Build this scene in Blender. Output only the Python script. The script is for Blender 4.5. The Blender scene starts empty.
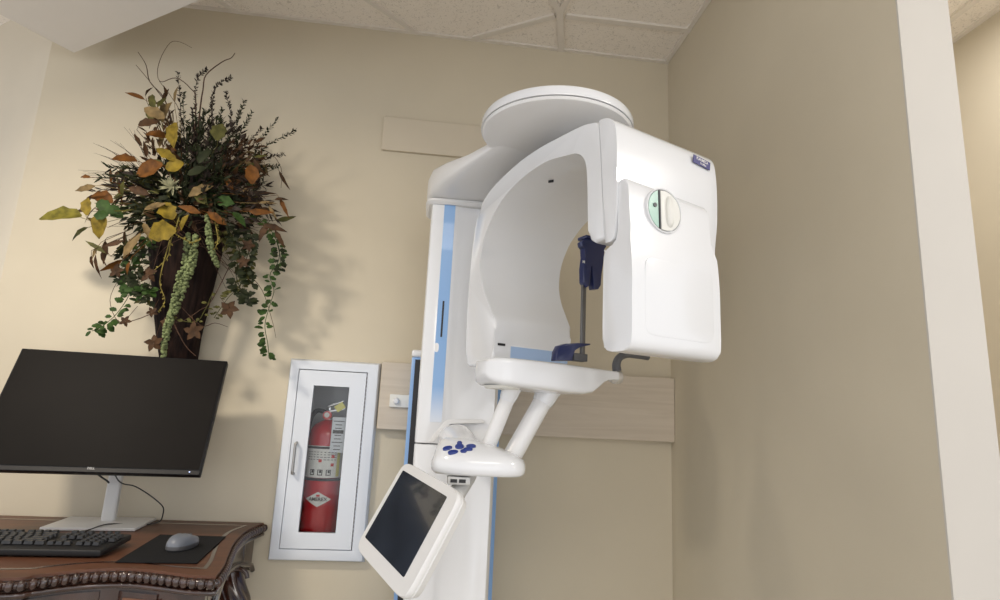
import bpy, bmesh, math, random
from mathutils import Vector as V, Matrix

# ------------------------------------------------------------------ camera, world, lights, exposure
SC = bpy.context.scene
COL = SC.collection
F = 600.0
CAM = V((0, 0, 1.17))
PITCH, ROLL, YAW = math.radians(11.384), math.radians(2.748), math.radians(6.39)
fw = V((math.sin(YAW)*math.cos(PITCH), math.cos(YAW)*math.cos(PITCH), math.sin(PITCH)))
r0 = V((math.cos(YAW), -math.sin(YAW), 0)); u0 = r0.cross(fw)
RR = math.cos(ROLL)*r0 + math.sin(ROLL)*u0
UU = -math.sin(ROLL)*r0 + math.cos(ROLL)*u0
cam = bpy.data.objects.new('camera', bpy.data.cameras.new('camera')); COL.objects.link(cam)
M = Matrix((( RR.x, UU.x, -fw.x, CAM.x), (RR.y, UU.y, -fw.y, CAM.y), (RR.z, UU.z, -fw.z, CAM.z), (0, 0, 0, 1)))
cam.matrix_world = M
cam.data.sensor_width = 36; cam.data.lens = 36*F/1000; cam.data.clip_start = .02
SC.camera = cam
SC.view_settings.view_transform = 'Standard'; SC.view_settings.look = 'None'
SC.view_settings.gamma = 1; SC.view_settings.use_curve_mapping = False
SC.view_settings.exposure = .38

wd = bpy.data.worlds.new('world'); SC.world = wd; wd.use_nodes = True
wd.node_tree.nodes['Background'].inputs[0].default_value = (.93, .945, .99, 1)
wd.node_tree.nodes['Background'].inputs[1].default_value = 1.02

def area(name, loc, target, sx, sy, power, col=(1, 1, 1), spread=180):
    l = bpy.data.lights.new(name, 'AREA'); l.shape = 'RECTANGLE'; l.size = sx; l.size_y = sy
    l.energy = power; l.color = col; l.spread = math.radians(spread)
    o = bpy.data.objects.new(name, l); COL.objects.link(o); o.location = loc
    o.rotation_euler = (V(target)-V(loc)).to_track_quat('-Z', 'Y').to_euler()
    return o
area('window_daylight', (.2, -3.0, 1.0), (.1, 2.2, .9), 2.6, 1.5, 9, (.92, .95, 1))
area('soffit_downlight', (-1.43, .89, 2.392), (-.85, 2.1, 1.0), .22, .22, 9, (1, .90, .76), 95)
area('ceiling_panel_behind', (.3, -1.3, 2.66), (.3, -1.1, 0), 1.2, .6, 16, (1, .94, .86))
area('downlight_right', (2.35, .05, 2.6), (.6, 1.1, 1.6), .14, .14, 8, (1, .96, .9))
area('panel_right_room', (1.5, 1.3, 2.62), (1.55, 1.4, .8), .5, .5, 6.5, (1, .97, .93))

# ------------------------------------------------------------------ pixel rays -> world points on planes at chosen depth
def ray(x, y): return RR*((x-500)/F) + UU*((300-y)/F) + fw
def onY(x, y, Y): d = ray(x, y); return CAM + d*(Y/d.y)
def onZ(x, y, Z): d = ray(x, y); return CAM + d*((Z-CAM.z)/d.z)
def onP(x, y, P, n): d = ray(x, y); return CAM + d*((V(P)-CAM).dot(n)/d.dot(n))

# ------------------------------------------------------------------ materials
MATS = {}
def mat(name, col, rough=.5, metal=0, coat=0, noise=0, nscale=20, bump=0, bscale=200, emit=None, spec=.5, stretch=None):
    if name in MATS: return MATS[name]
    m = bpy.data.materials.new(name); m.use_nodes = True; nt = m.node_tree; b = nt.nodes['Principled BSDF']
    b.inputs['Base Color'].default_value = (*col, 1); b.inputs['Roughness'].default_value = rough
    b.inputs['Metallic'].default_value = metal; b.inputs['Coat Weight'].default_value = coat
    b.inputs['Coat Roughness'].default_value = .035; b.inputs['Specular IOR Level'].default_value = spec
    tc = nt.nodes.new('ShaderNodeTexCoord'); src = tc.outputs['Object']
    if stretch:
        mp = nt.nodes.new('ShaderNodeMapping'); mp.inputs['Scale'].default_value = stretch
        nt.links.new(src, mp.inputs[0]); src = mp.outputs[0]
    if noise:
        n = nt.nodes.new('ShaderNodeTexNoise'); n.inputs['Scale'].default_value = nscale; n.inputs['Detail'].default_value = 4
        nt.links.new(src, n.inputs['Vector'])
        r = nt.nodes.new('ShaderNodeValToRGB')
        r.color_ramp.elements[0].position = .3; r.color_ramp.elements[1].position = .7
        r.color_ramp.elements[0].color = (*[max(0, c*(1-noise)) for c in col], 1)
        r.color_ramp.elements[1].color = (*[min(1, c*(1+noise)) for c in col], 1)
        nt.links.new(n.outputs['Fac'], r.inputs[0]); nt.links.new(r.outputs[0], b.inputs['Base Color'])
    if bump:
        n2 = nt.nodes.new('ShaderNodeTexNoise'); n2.inputs['Scale'].default_value = bscale
        nt.links.new(src, n2.inputs['Vector'])
        bp = nt.nodes.new('ShaderNodeBump'); bp.inputs['Strength'].default_value = bump; bp.inputs['Distance'].default_value = .002
        nt.links.new(n2.outputs['Fac'], bp.inputs['Height']); nt.links.new(bp.outputs[0], b.inputs['Normal'])
    if emit:
        b.inputs['Emission Color'].default_value = (*emit[:3], 1); b.inputs['Emission Strength'].default_value = emit[3]
    MATS[name] = m; return m

PAINT = mat('wall_paint', (.595, .53, .405), .75, noise=.03, nscale=3, bump=.12, bscale=350)
PAINTL = mat('wall_paint_light', (.60, .54, .43), .7, noise=.03, nscale=3, bump=.12, bscale=350)
SOFF = mat('soffit_paint', (.72, .68, .62), .8, noise=.02, nscale=4, bump=.1, bscale=300)
GRID = mat('ceiling_grid_metal', (.74, .69, .62), .6)
FLOOR = mat('floor_vinyl', (.62, .58, .52), .5, noise=.12, nscale=6)
WHITE = mat('machine_white', (.765, .775, .79), .22, coat=.5)
WHITE2 = mat('machine_warm_white', (.75, .745, .735), .32, coat=.25)
CREAM = mat('cream_plastic', (.72, .715, .67), .4)
NAVY = mat('navy_plastic', (.012, .02, .09), .3, coat=.3)
DGREY = mat('dark_grey_plastic', (.09, .09, .095), .45)
BLACK = mat('black_gap', (.012, .012, .014), .5)
STEEL = mat('brushed_steel', (.70, .69, .68), .32, metal=.75)
BLUE = mat('blue_trim', (.22, .40, .72), .35, coat=.3)
GREEN = mat('green_glass', (.33, .52, .44), .25, coat=.4)
CABW = mat('cabinet_white', (.70, .735, .785), .35, coat=.2)
CABIN = mat('cabinet_inside', (.55, .55, .55), .5)
RED = mat('extinguisher_red', (.52, .012, .016), .25, coat=.5, noise=.08, nscale=8)
PAPER = mat('label_paper', (.78, .77, .72), .6, noise=.05, nscale=60)
INK = mat('label_ink', (.06, .055, .05), .6)
REDINK = mat('label_red', (.6, .05, .04), .6)
YELL = mat('tag_yellow', (.72, .66, .16), .5)
SCREEN = mat('monitor_screen', (.009, .0078, .007), .5, noise=.1, nscale=5, spec=.05)
BEZ = mat('monitor_bezel', (.010, .010, .011), .4, spec=.15)
STAND = mat('stand_silver_white', (.66, .65, .63), .35)
LED = mat('power_light', (.6, .7, 1), .4, emit=(.45, .55, 1, 1.2))
TOUCH = mat('touch_screen', (.022, .028, .04), .12, coat=.4, noise=.25, nscale=14)
KEY = mat('keyboard_black', (.014, .014, .015), .5, spec=.3)
KEYC = mat('keycap_black', (.020, .021, .024), .42, spec=.4)
PAD = mat('pad_black', (.012, .012, .013), .9, spec=.15, bump=.3, bscale=900)
MOUSEG = mat('mouse_grey', (.14, .155, .185), .4, coat=.2)
BOARD = mat('board_painted', (.60, .53, .41), .55, noise=.02, nscale=6)
LOGO = mat('logo_grey', (.35, .35, .35), .4)

def wood(name, c1, c2, scale=(1.5, 30, 30), rough=.35, coat=.3, dist=4):
    m = bpy.data.materials.new(name); m.use_nodes = True; nt = m.node_tree; b = nt.nodes['Principled BSDF']
    tc = nt.nodes.new('ShaderNodeTexCoord'); mp = nt.nodes.new('ShaderNodeMapping'); mp.inputs['Scale'].default_value = scale
    n = nt.nodes.new('ShaderNodeTexNoise'); n.inputs['Scale'].default_value = 1; n.inputs['Detail'].default_value = 6
    n.inputs['Distortion'].default_value = dist
    r = nt.nodes.new('ShaderNodeValToRGB'); r.color_ramp.elements[0].position = .32; r.color_ramp.elements[1].position = .68
    r.color_ramp.elements[0].color = (*c1, 1); r.color_ramp.elements[1].color = (*c2, 1)
    nt.links.new(tc.outputs['Object'], mp.inputs[0]); nt.links.new(mp.outputs[0], n.inputs['Vector'])
    nt.links.new(n.outputs['Fac'], r.inputs[0]); nt.links.new(r.outputs[0], b.inputs['Base Color'])
    b.inputs['Roughness'].default_value = rough; b.inputs['Coat Weight'].default_value = coat; b.inputs['Coat Roughness'].default_value = .15
    return m
WTOP = wood('desk_top_wood', (.070, .024, .010), (.12, .043, .018), (3, 22, 3), .45, .05, 1)
WDARK = wood('desk_dark_wood', (.018, .006, .004), (.050, .017, .009), (6, 30, 6), .2, .9, 1)
WMID = wood('desk_panel_wood', (.085, .032, .014), (.15, .06, .026), (3, 3, 25), .3, .4, 1)
WASH = wood('whitewashed_board', (.53, .455, .36), (.60, .525, .425), (2.2, 3, 38), .6, .05, 1.6)
WICK = wood('dark_wicker', (.005, .003, .003), (.022, .011, .008), (60, 60, 6), .85, 0, 1)
WICK.node_tree.nodes['Principled BSDF'].inputs['Specular IOR Level'].default_value = .15

def tile_mat():
    m = bpy.data.materials.new('ceiling_tile'); m.use_nodes = True; nt = m.node_tree; b = nt.nodes['Principled BSDF']
    tc = nt.nodes.new('ShaderNodeTexCoord')
    v = nt.nodes.new('ShaderNodeTexNoise'); v.inputs['Scale'].default_value = 85; v.inputs['Detail'].default_value = 3; v.inputs['Distortion'].default_value = 1.5
    nt.links.new(tc.outputs['Object'], v.inputs['Vector'])
    r = nt.nodes.new('ShaderNodeValToRGB'); r.color_ramp.elements[0].position = .33; r.color_ramp.elements[1].position = .45
    r.color_ramp.elements[0].color = (.66, .61, .54, 1); r.color_ramp.elements[1].color = (.86, .80, .72, 1)
    nt.links.new(v.outputs['Fac'], r.inputs[0]); nt.links.new(r.outputs[0], b.inputs['Base Color'])
    bp = nt.nodes.new('ShaderNodeBump'); bp.inputs['Strength'].default_value = .5; bp.inputs['Distance'].default_value = .003
    nt.links.new(r.outputs[0], bp.inputs['Height']); nt.links.new(bp.outputs[0], b.inputs['Normal'])
    b.inputs['Roughness'].default_value = .9
    return m
TILE = tile_mat()

def stripe_mat():   # blue print on the white cover that runs out into white towards its lower end
    m = bpy.data.materials.new('blue_stripe_print'); m.use_nodes = True; nt = m.node_tree; b = nt.nodes['Principled BSDF']
    tc = nt.nodes.new('ShaderNodeTexCoord'); sp = nt.nodes.new('ShaderNodeSeparateXYZ'); nt.links.new(tc.outputs['Object'], sp.inputs[0])
    mr = nt.nodes.new('ShaderNodeMapRange'); mr.inputs[1].default_value = 1.13; mr.inputs[2].default_value = 1.26
    r = nt.nodes.new('ShaderNodeValToRGB')
    r.color_ramp.elements[0].color = (.76, .77, .785, 1); r.color_ramp.elements[1].color = (.21, .39, .68, 1)
    nt.links.new(sp.outputs['Z'], mr.inputs[0]); nt.links.new(mr.outputs[0], r.inputs[0]); nt.links.new(r.outputs[0], b.inputs['Base Color'])
    b.inputs['Roughness'].default_value = .3; b.inputs['Coat Weight'].default_value = .3
    return m
STRIPE = stripe_mat()

def glass_mat():
    m = bpy.data.materials.new('cabinet_glass'); m.use_nodes = True; nt = m.node_tree
    out = nt.nodes['Material Output']; nt.nodes.remove(nt.nodes['Principled BSDF'])
    t = nt.nodes.new('ShaderNodeBsdfTransparent'); t.inputs[0].default_value = (.94, .95, .95, 1)
    g = nt.nodes.new('ShaderNodeBsdfGlossy'); g.inputs['Roughness'].default_value = .03
    fr = nt.nodes.new('ShaderNodeFresnel'); fr.inputs[0].default_value = 1.35
    mx = nt.nodes.new('ShaderNodeMixShader'); nt.links.new(fr.outputs[0], mx.inputs[0])
    nt.links.new(t.outputs[0], mx.inputs[1]); nt.links.new(g.outputs[0], mx.inputs[2]); nt.links.new(mx.outputs[0], out.inputs[0])
    return m
GLASS = glass_mat()

# ------------------------------------------------------------------ mesh helpers
def empty(name, loc, label, cat, group=None):
    o = bpy.data.objects.new(name, None); COL.objects.link(o); o.location = loc; o.empty_display_size = .1
    o['label'] = label; o['category'] = cat
    if group: o['group'] = group
    return o
ORG = {}
def mk(name, bm, m, parent=None, smooth=True, angle=35, label=None, cat=None, kind=None, group=None):
    """bm holds world coordinates; the object's origin becomes its parent's, or its own base"""
    me = bpy.data.meshes.new(name)
    bmesh.ops.recalc_face_normals(bm, faces=bm.faces)
    if parent is None:
        xs = [v.co.x for v in bm.verts]; ys = [v.co.y for v in bm.verts]; zs = [v.co.z for v in bm.verts]
        org = V(((min(xs)+max(xs))/2, (min(ys)+max(ys))/2, min(zs)))
        if kind == 'structure': org = V((0, 0, 0))
    else:
        org = ORG.get(parent.name, parent.location.copy())
    bmesh.ops.translate(bm, verts=bm.verts, vec=-org)
    bm.to_mesh(me); bm.free()
    for p in me.polygons: p.use_smooth = smooth
    if smooth: me.set_sharp_from_angle(angle=math.radians(angle))
    me.materials.append(m)
    o = bpy.data.objects.new(name, me); COL.objects.link(o)
    if parent is None: o.location = org
    else: o.parent = parent
    ORG[o.name] = org
    if label: o['label'] = label
    if cat: o['category'] = cat
    if kind: o['kind'] = kind
    if group: o['group'] = group
    return o

def bevel_all(bm, w, seg=3, ang=30):
    if w <= 0: return
    bmesh.ops.recalc_face_normals(bm, faces=bm.faces)
    es = [e for e in bm.edges if len(e.link_faces) == 2 and e.calc_face_angle(0) > math.radians(ang)]
    bmesh.ops.bevel(bm, geom=es, offset=w, segments=seg, profile=.5, affect='EDGES', clamp_overlap=True)

def add_box(bm, c, h, ax=None, bev=0, seg=2):
    """box centred c, half sizes h, axes ax"""
    ax = ax or (V((1, 0, 0)), V((0, 1, 0)), V((0, 0, 1))); c = V(c)
    t = bmesh.new(); vs = []
    for i in (-1, 1):
        for j in (-1, 1):
            for k in (-1, 1): vs.append(t.verts.new(c + ax[0]*h[0]*i + ax[1]*h[1]*j + ax[2]*h[2]*k))
    for f in ((0, 1, 3, 2), (4, 6, 7, 5), (0, 4, 5, 1), (2, 3, 7, 6), (0, 2, 6, 4), (1, 5, 7, 3)): t.faces.new([vs[i] for i in f])
    bevel_all(t, bev, seg); merge(bm, t)
def merge(bm, t):
    mp = {v: bm.verts.new(v.co) for v in t.verts}
    for f in t.faces:
        try: bm.faces.new([mp[v] for v in f.verts])
        except ValueError: pass
    t.free()
def B3(x0, x1, y0, y1, z0, z1, bev=0, seg=2):
    bm = bmesh.new(); add_box(bm, ((x0+x1)/2, (y0+y1)/2, (z0+z1)/2), ((x1-x0)/2, (y1-y0)/2, (z1-z0)/2), bev=bev, seg=seg); return bm

def crom(pts, n=4, closed=False):
    pts = [V(p) for p in pts]; N = len(pts); out = []
    rng = range(N if closed else N-1)
    for i in rng:
        g = (lambda k: pts[k % N]) if closed else (lambda k: pts[max(0, min(N-1, k))])
        p0, p1, p2, p3 = g(i-1), g(i), g(i+1), g(i+2)
        for j in range(n):
            t = j/n
            out.append(.5*((2*p1)+(p2-p0)*t+(2*p0-5*p1+4*p2-p3)*t*t+(3*p1-p0-3*p2+p3)*t**3))
    if not closed: out.append(pts[-1])
    return out

def prism(bm, prof, O, e1, e2, ed, d0, d1, bev=0, seg=3, bevall=False):
    t = bmesh.new(); O = V(O)
    a = [t.verts.new(O + e1*p[0] + e2*p[1] + ed*d0) for p in prof]
    b = [t.verts.new(O + e1*p[0] + e2*p[1] + ed*d1) for p in prof]
    t.faces.new(a); t.faces.new(b[::-1]); n = len(prof)
    for i in range(n): t.faces.new((a[i], a[(i+1) % n], b[(i+1) % n], b[i]))
    if bev:
        if bevall: bevel_all(t, bev, seg)
        else:
            t.edges.ensure_lookup_table(); s = set(a); s2 = set(b)
            es = [e for e in t.edges if (e.verts[0] in s and e.verts[1] in s) or (e.verts[0] in s2 and e.verts[1] in s2)]
            bmesh.ops.bevel(t, geom=es, offset=bev, segments=seg, profile=.5, affect='EDGES', clamp_overlap=True)
    merge(bm, t)

def loft(bm, rings, caps=True):
    R = [[bm.verts.new(p) for p in r] for r in rings]; n = len(R[0])
    for a, b in zip(R, R[1:]):
        for i in range(n): bm.faces.new((a[i], a[(i+1) % n], b[(i+1) % n], b[i]))
    if caps: bm.faces.new(R[0][::-1]); bm.faces.new(R[-1])

def rrect(c, ex, ey, hx, hy, p=4.0, n=32):
    """superellipse ring"""
    out = []
    for i in range(n):
        t = 2*math.pi*i/n; ct, st = math.cos(t), math.sin(t)
        out.append(V(c) + ex*(hx*math.copysign(abs(ct)**(2/p), ct)) + ey*(hy*math.copysign(abs(st)**(2/p), st)))
    return out

def tube(bm, path, rad, seg=10, smooth=0, flat=1.0):
    pts = [V(p) for p in path]
    if smooth: pts = crom(pts, smooth)
    N = len(pts)
    rr = [rad(i/(N-1)) if callable(rad) else rad for i in range(N)]
    ref = V((0, 0, 1)); rings = []
    for i, p in enumerate(pts):
        d = (pts[min(N-1, i+1)]-pts[max(0, i-1)]).normalized()
        if i == 0:
            if abs(d.z) > .9: ref = V((1, 0, 0))
            x = d.cross(ref).normalized()
        else: x = (x - d*x.dot(d)).normalized()
        y = d.cross(x)
        rings.append([p + (x*math.cos(2*math.pi*k/seg) + y*math.sin(2*math.pi*k/seg)*flat)*rr[i] for k in range(seg)])
    loft(bm, rings)

def lathe(bm, prof, c, axis=V((0, 0, 1)), seg=40):
    """prof: (radius, height) pairs along axis"""
    axis = axis.normalized(); x = axis.orthogonal().normalized(); y = axis.cross(x); c = V(c)
    loft(bm, [[c + axis*h + (x*math.cos(2*math.pi*k/seg) + y*math.sin(2*math.pi*k/seg))*max(r, 1e-5) for k in range(seg)] for r, h in prof])

def ball(bm, c, r, ax=None, seg=8):
    ax = ax or (V((1, 0, 0)), V((0, 1, 0)), V((0, 0, 1))); r = r if hasattr(r, '__len__') else (r, r, r); c = V(c); rings = []
    for i in range(1, seg):
        t = math.pi*i/seg
        rings.append([c + ax[0]*r[0]*math.sin(t)*math.cos(2*math.pi*k/(2*seg)) + ax[1]*r[1]*math.sin(t)*math.sin(2*math.pi*k/(2*seg)) + ax[2]*r[2]*math.cos(t) for k in range(2*seg)])
    loft(bm, rings)

def text_bm(txt, size, f, bold=0):
    """text outline as mesh; f maps (x, y) centred text coordinates to a world point"""
    cu = bpy.data.curves.new('t', 'FONT'); cu.body = txt; cu.size = size; cu.align_x = 'CENTER'; cu.align_y = 'CENTER'; cu.offset = bold
    o = bpy.data.objects.new('t', cu); COL.objects.link(o)
    me = bpy.data.meshes.new_from_object(o.evaluated_get(bpy.context.evaluated_depsgraph_get()))
    bm = bmesh.new(); bm.from_mesh(me)
    bmesh.ops.triangulate(bm, faces=bm.faces)
    for v in bm.verts: v.co = f(v.co.x, v.co.y)
    bpy.data.objects.remove(o); bpy.data.curves.remove(cu); bpy.data.meshes.remove(me)
    return bm

X, Y_, Z = V((1, 0, 0)), V((0, 1, 0)), V((0, 0, 1))
HC = 2.69

# ------------------------------------------------------------------ the room
mk('trim_2', B3(.9125, 1.0305, .9985, 1.0029, 0, HC-.001), mat('wall_end_grey', (.56, .53, .48), .7, noise=.02, nscale=4), kind='structure', smooth=False)  # thin plate over the right wall's end, greyer and cooler than the wall colour
bm = B3(-4.5, 4, -4, 4, -.06, 0); mk('floor', bm, FLOOR, kind='structure', smooth=False)
ceil = mk('ceiling', B3(-4.0, 3.4, -1.5, 4, HC, HC+.08), TILE, kind='structure', smooth=False)
# cabinet recess in the back wall
cTL, cTR, cBL, cBR = onY(289, 358, 2.185), onY(380, 362.5, 2.185), onY(268, 561, 2.185), onY(366, 563, 2.185)
cx0, cx1 = (cTL.x+cBL.x)/2, (cTR.x+cBR.x)/2; cz0, cz1 = (cBL.z+cBR.z)/2, (cTL.z+cTR.z)/2
hx0, hx1, hz0, hz1 = cx0+.032, cx1-.032, cz0+.032, cz1-.032
bm = bmesh.new()
for x0, x1, z0, z1 in ((-1.48, hx0, 0, HC), (hx1, 1.03, 0, HC), (hx0, hx1, 0, hz0), (hx0, hx1, hz1, HC)):
    add_box(bm, ((x0+x1)/2, 2.31, (z0+z1)/2), ((x1-x0)/2, .11, (z1-z0)/2))
mk('wall_back', bm, PAINT, kind='structure', smooth=False)
mk('wall_right', B3(.913, 1.03, 1.003, 2.2, 0, HC), PAINT, kind='structure', smooth=False)
d = V((-.82, .572, 0)).normalized(); nn = V((.572, .82, 0))
bm = bmesh.new(); add_box(bm, V((-1.48, 2.2, HC/2)) + d*1.2 + nn*.06, (1.2, .06, HC/2), (d, nn, Z)); mk('wall_left', bm, PAINTL, kind='structure', smooth=False)
mk('wall_far_right', B3(1.92, 2.04, 1.15, 2.9, 0, HC), PAINTL, kind='structure', smooth=False)
mk('wall_far_back', B3(1.03, 1.92, 2.3, 2.42, 0, HC), PAINTL, kind='structure', smooth=False)

# soffit, a boxed-down part of the ceiling set at an angle
C0 = onZ(74, 53, 2.4); e1 = (onZ(196, 2, 2.4)-C0).normalized(); e2 = V((e1.y, -e1.x, 0))
bm = bmesh.new(); zz = (2.4+HC)/2; hz = (HC-2.4)/2-.001
add_box(bm, V((C0.x, C0.y, zz)) + e1*.9 + e2*1.1, (.9, 1.1, hz), (e1, e2, Z)); mk('trim_1', bm, SOFF, kind='structure', smooth=False)

# ceiling grid
def bar(bm, a, b, w=.024, h=.006):
    bar.k += 1; h = h+bar.k*.0004
    a, b = V((a[0], a[1], HC-h/2)), V((b[0], b[1], HC-h/2)); d = (b-a); L = d.length; d.normalize()
    add_box(bm, (a+b)/2, (L/2, w/2, h/2+.0006), (d, Z.cross(d), Z))
bar.k = 0
bm = bmesh.new()
bar(bm, (-1.48, 2.192), (.913, 2.192), .018); bar(bm, (.903, 1.003), (.903, 2.2), .018)
def px_bar(p, q, ext0=0, ext1=0, w=.024):
    a, b = onZ(*p, HC), onZ(*q, HC); dd = (b-a).normalized(); bar(bm, a-dd*ext0, b+dd*ext1, w)
px_bar((370, 0), (413, 29), .8, .01); px_bar((220, 0), (237, 10), .5, .01)
px_bar((478, 36), (555, 15), .02, .0); px_bar((566, 15), (690, 29.5), 0, .02)
px_bar((559.5, 8), (561.5, 49), 0, .01, .026)
px_bar((559, 10), (549, -10), .0, .8); px_bar((561, 10), (571, -10), .0, .8)
bar(bm, (1.80, 1.0), (1.80, 2.3)); bar(bm, (1.912, 1.15), (1.912, 2.3), .018)
mk('ceiling_grid', bm, GRID, ceil, smooth=False)

# boards on the back wall
pz1, pz0 = onY(674.7, 378.4, 2.163).z, onY(674.7, 442.5, 2.163).z
bm = B3(hx1-.0+.036, .9118, 2.163, 2.199, pz0, pz1, .002, 1)
mk('wall_board', bm, WASH, label='whitewashed wood-grained backing board behind the white machine, lower of two wall boards', cat='board')
q = onY(381, 149, 2.185); q2 = onY(384, 116, 2.185)
bm = B3(q.x, .34, 2.185, 2.199, q.z, q2.z, .002, 1)
mk('wall_board', bm, BOARD, label='tan painted board high on the wall behind the round disc of the machine', cat='board')

# small white bumper plate with a knob on the lower board
a, b = onY(390, 394, 2.150), onY(412, 408, 2.150)
t = empty('wall_hook', ((a.x+b.x)/2, 2.162, b.z), 'small white plate with a round knob on the whitewashed board beside the white cabinet', 'wall hook')
mk('plate', B3(a.x, b.x+.05, 2.151, 2.1625, b.z, a.z, .003), CREAM, t)
bm = bmesh.new(); lathe(bm, [(0, 0), (.011, 0), (.012, .004), (.011, .01), (.007, .014), (0, .0145)], onY(396, 401, 2.153), V((0, -1, 0)), 20); mk('knob', bm, WHITE2, t)

# ------------------------------------------------------------------ fire extinguisher cabinet
cab = empty('fire_extinguisher_cabinet', ((cx0+cx1)/2, 2.2, cz0), 'white wall cabinet with a tall glass window around the red fire extinguisher', 'cabinet')
def frame(bm, xo0, xo1, zo0, zo1, xi0, xi1, zi0, zi1, yf, yb, slope=0):
    """rectangular frame ring; front outer edge pulled in by slope"""
    def ring(x0, x1, z0, z1, y): return [V((x0, y, z0)), V((x1, y, z0)), V((x1, y, z1)), V((x0, y, z1))]
    rs = [ring(xi0, xi1, zi0, zi1, yb), ring(xo0, xo1, zo0, zo1, yb), ring(xo0+slope, xo1-slope, zo0+slope, zo1-slope, yf), ring(xi0, xi1, zi0, zi1, yf)]
    rs = [[bm.verts.new(p) for p in r] for r in rs]
    for i in range(4):
        A, B = rs[i], rs[(i+1) % 4]
        for k in range(4): bm.faces.new((A[k], A[(k+1) % 4], B[(k+1) % 4], B[k]))
dTL, dTR, dBL, dBR = onY(297.6, 368.6, 2.172), onY(366.9, 372.5, 2.172), onY(280.3, 548.7, 2.172), onY(352.6, 551.3, 2.172)
dx0, dx1, dz0, dz1 = (dTL.x+dBL.x)/2, (dTR.x+dBR.x)/2, (dBL.z+dBR.z)/2, (dTL.z+dTR.z)/2
wTL, wTR, wBL, wBR = onY(311.9, 385.5, 2.168), onY(348.3, 386.8, 2.168), onY(299.8, 532.6, 2.168), onY(336.6, 533.5, 2.168)
wx0, wx1, wz0, wz1 = (wTL.x+wBL.x)/2, (wTR.x+wBR.x)/2, (wBL.z+wBR.z)/2, (wTL.z+wTR.z)/2
bm = bmesh.new(); frame(bm, cx0, cx1, cz0, cz1, dx0, dx1, dz0, dz1, 2.172, 2.199, .008); bevel_all(bm, .0015, 2)
mk('outer_frame', bm, CABW, cab)
bm = bmesh.new()   # box let into the wall
for x0, x1, y0, y1, z0, z1 in ((hx0+.001, hx0+.004, 2.195, 2.37, hz0, hz1), (hx1-.004, hx1-.001, 2.195, 2.37, hz0, hz1), (hx0+.001, hx1-.001, 2.366, 2.37, hz0, hz1), (hx0, hx1, 2.195, 2.37, hz0+.001, hz0+.004), (hx0, hx1, 2.195, 2.37, hz1-.004, hz1-.001)):
    add_box(bm, ((x0+x1)/2, (y0+y1)/2, (z0+z1)/2), ((x1-x0)/2, (y1-y0)/2, (z1-z0)/2))
mk('liner', bm, CABIN, cab, smooth=False)
g = .0022
bm = bmesh.new(); frame(bm, dx0+g, dx1-g, dz0+g, dz1-g, wx0, wx1, wz0, wz1, 2.169, 2.186, .001)
door = mk('door', bm, CABW, cab)
mk('pane', B3(wx0-.003, wx1+.003, 2.176, 2.179, wz0-.003, wz1+.003), GLASS, door, smooth=False)
a, b = onY(296, 443, 2.15), onY(292, 474, 2.15); hxm = (a.x+b.x)/2
bm = bmesh.new(); tube(bm, [(hxm, 2.170, a.z), (hxm, 2.149, a.z-.003), (hxm, 2.147, a.z-.012), (hxm, 2.147, b.z+.012), (hxm, 2.149, b.z+.003), (hxm, 2.170, b.z)], .0048, 10, 3)
mk('handle', bm, mat('handle_nickel', (.36, .35, .33), .35, metal=.8), door, label='grey metal bar handle')
bm = bmesh.new()
for i in range(40):
    z = dz0+.02+(dz1-dz0-.04)*i/39; add_box(bm, (dx1-.001, 2.1705, z), (.0014, .0012, (dz1-dz0)/130))
mk('hinge', bm, mat('hinge_grey', (.3, .3, .31), .5), cab, smooth=False)

# the extinguisher
ec = onY(323, 480, 2.275); EX, EY, ER = ec.x, 2.275, .064; eb = cz0+.037
ext = empty('fire_extinguisher', (EX, EY, eb), 'red fire extinguisher with white instruction label and diamond emblem inside the glazed cabinet', 'fire extinguisher')
zt = onY(320, 421, 2.24).z
bm = bmesh.new(); lathe(bm, [(0, 0), (ER*.9, 0), (ER, .012), (ER, zt-eb-.055), (ER*.94, zt-eb-.03), (ER*.75, zt-eb-.012), (ER*.45, zt-eb), (.018, zt-eb+.006), (0, zt-eb+.006)], (EX, EY, eb), Z, 48)
mk('tank', bm, RED, ext)
def cyl(x, z, r=ER+.0008):   # x arc length from the front of the tank
    t = x/ER; return V((EX+r*math.sin(t), EY-r*math.cos(t), z))
def patch(bm, x0, x1, z0, z1, r=ER+.0008, n=14):
    for i in range(n):
        u, w = x0+(x1-x0)*i/n, x0+(x1-x0)*(i+1)/n
        bm.faces.new([bm.verts.new(cyl(*p, r)) for p in ((u, z0), (w, z0), (w, z1), (u, z1))])
lz1, lz0 = onY(322, 446, 2.21).z, onY(322, 478, 2.21).z
bm = bmesh.new(); patch(bm, -.10, .10, lz0, lz1, n=30); lab = mk('instruction_label', bm, PAPER, ext)
bm = bmesh.new(); lh = lz1-lz0; rr = ER+.0014
patch(bm, -.1, .1, lz1-.010, lz1-.002, rr, 30)
random.seed(4)
for k in range(4):
    for j in range(9): 
        x = -.055+j*.012; patch(bm, x, x+random.uniform(.005, .009), lz1-.022-k*.0085, lz1-.020-k*.0085, rr, 2)
mk('printing', bm, INK, lab)
for x in (-.04, -.012, .016):
    bm = bmesh.new()
    patch(bm, x, x+.017, lz0+.008, lz0+.011, rr, 3); patch(bm, x, x+.003, lz0+.008, lz0+.026, rr, 1); patch(bm, x+.014, x+.017, lz0+.008, lz0+.026, rr, 1); patch(bm, x+.006, x+.013, lz0+.016, lz0+.025, rr, 2); patch(bm, x, x+.017, lz0+.0255, lz0+.0275, rr, 3)
    mk('pictogram', bm, INK, lab)
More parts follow.
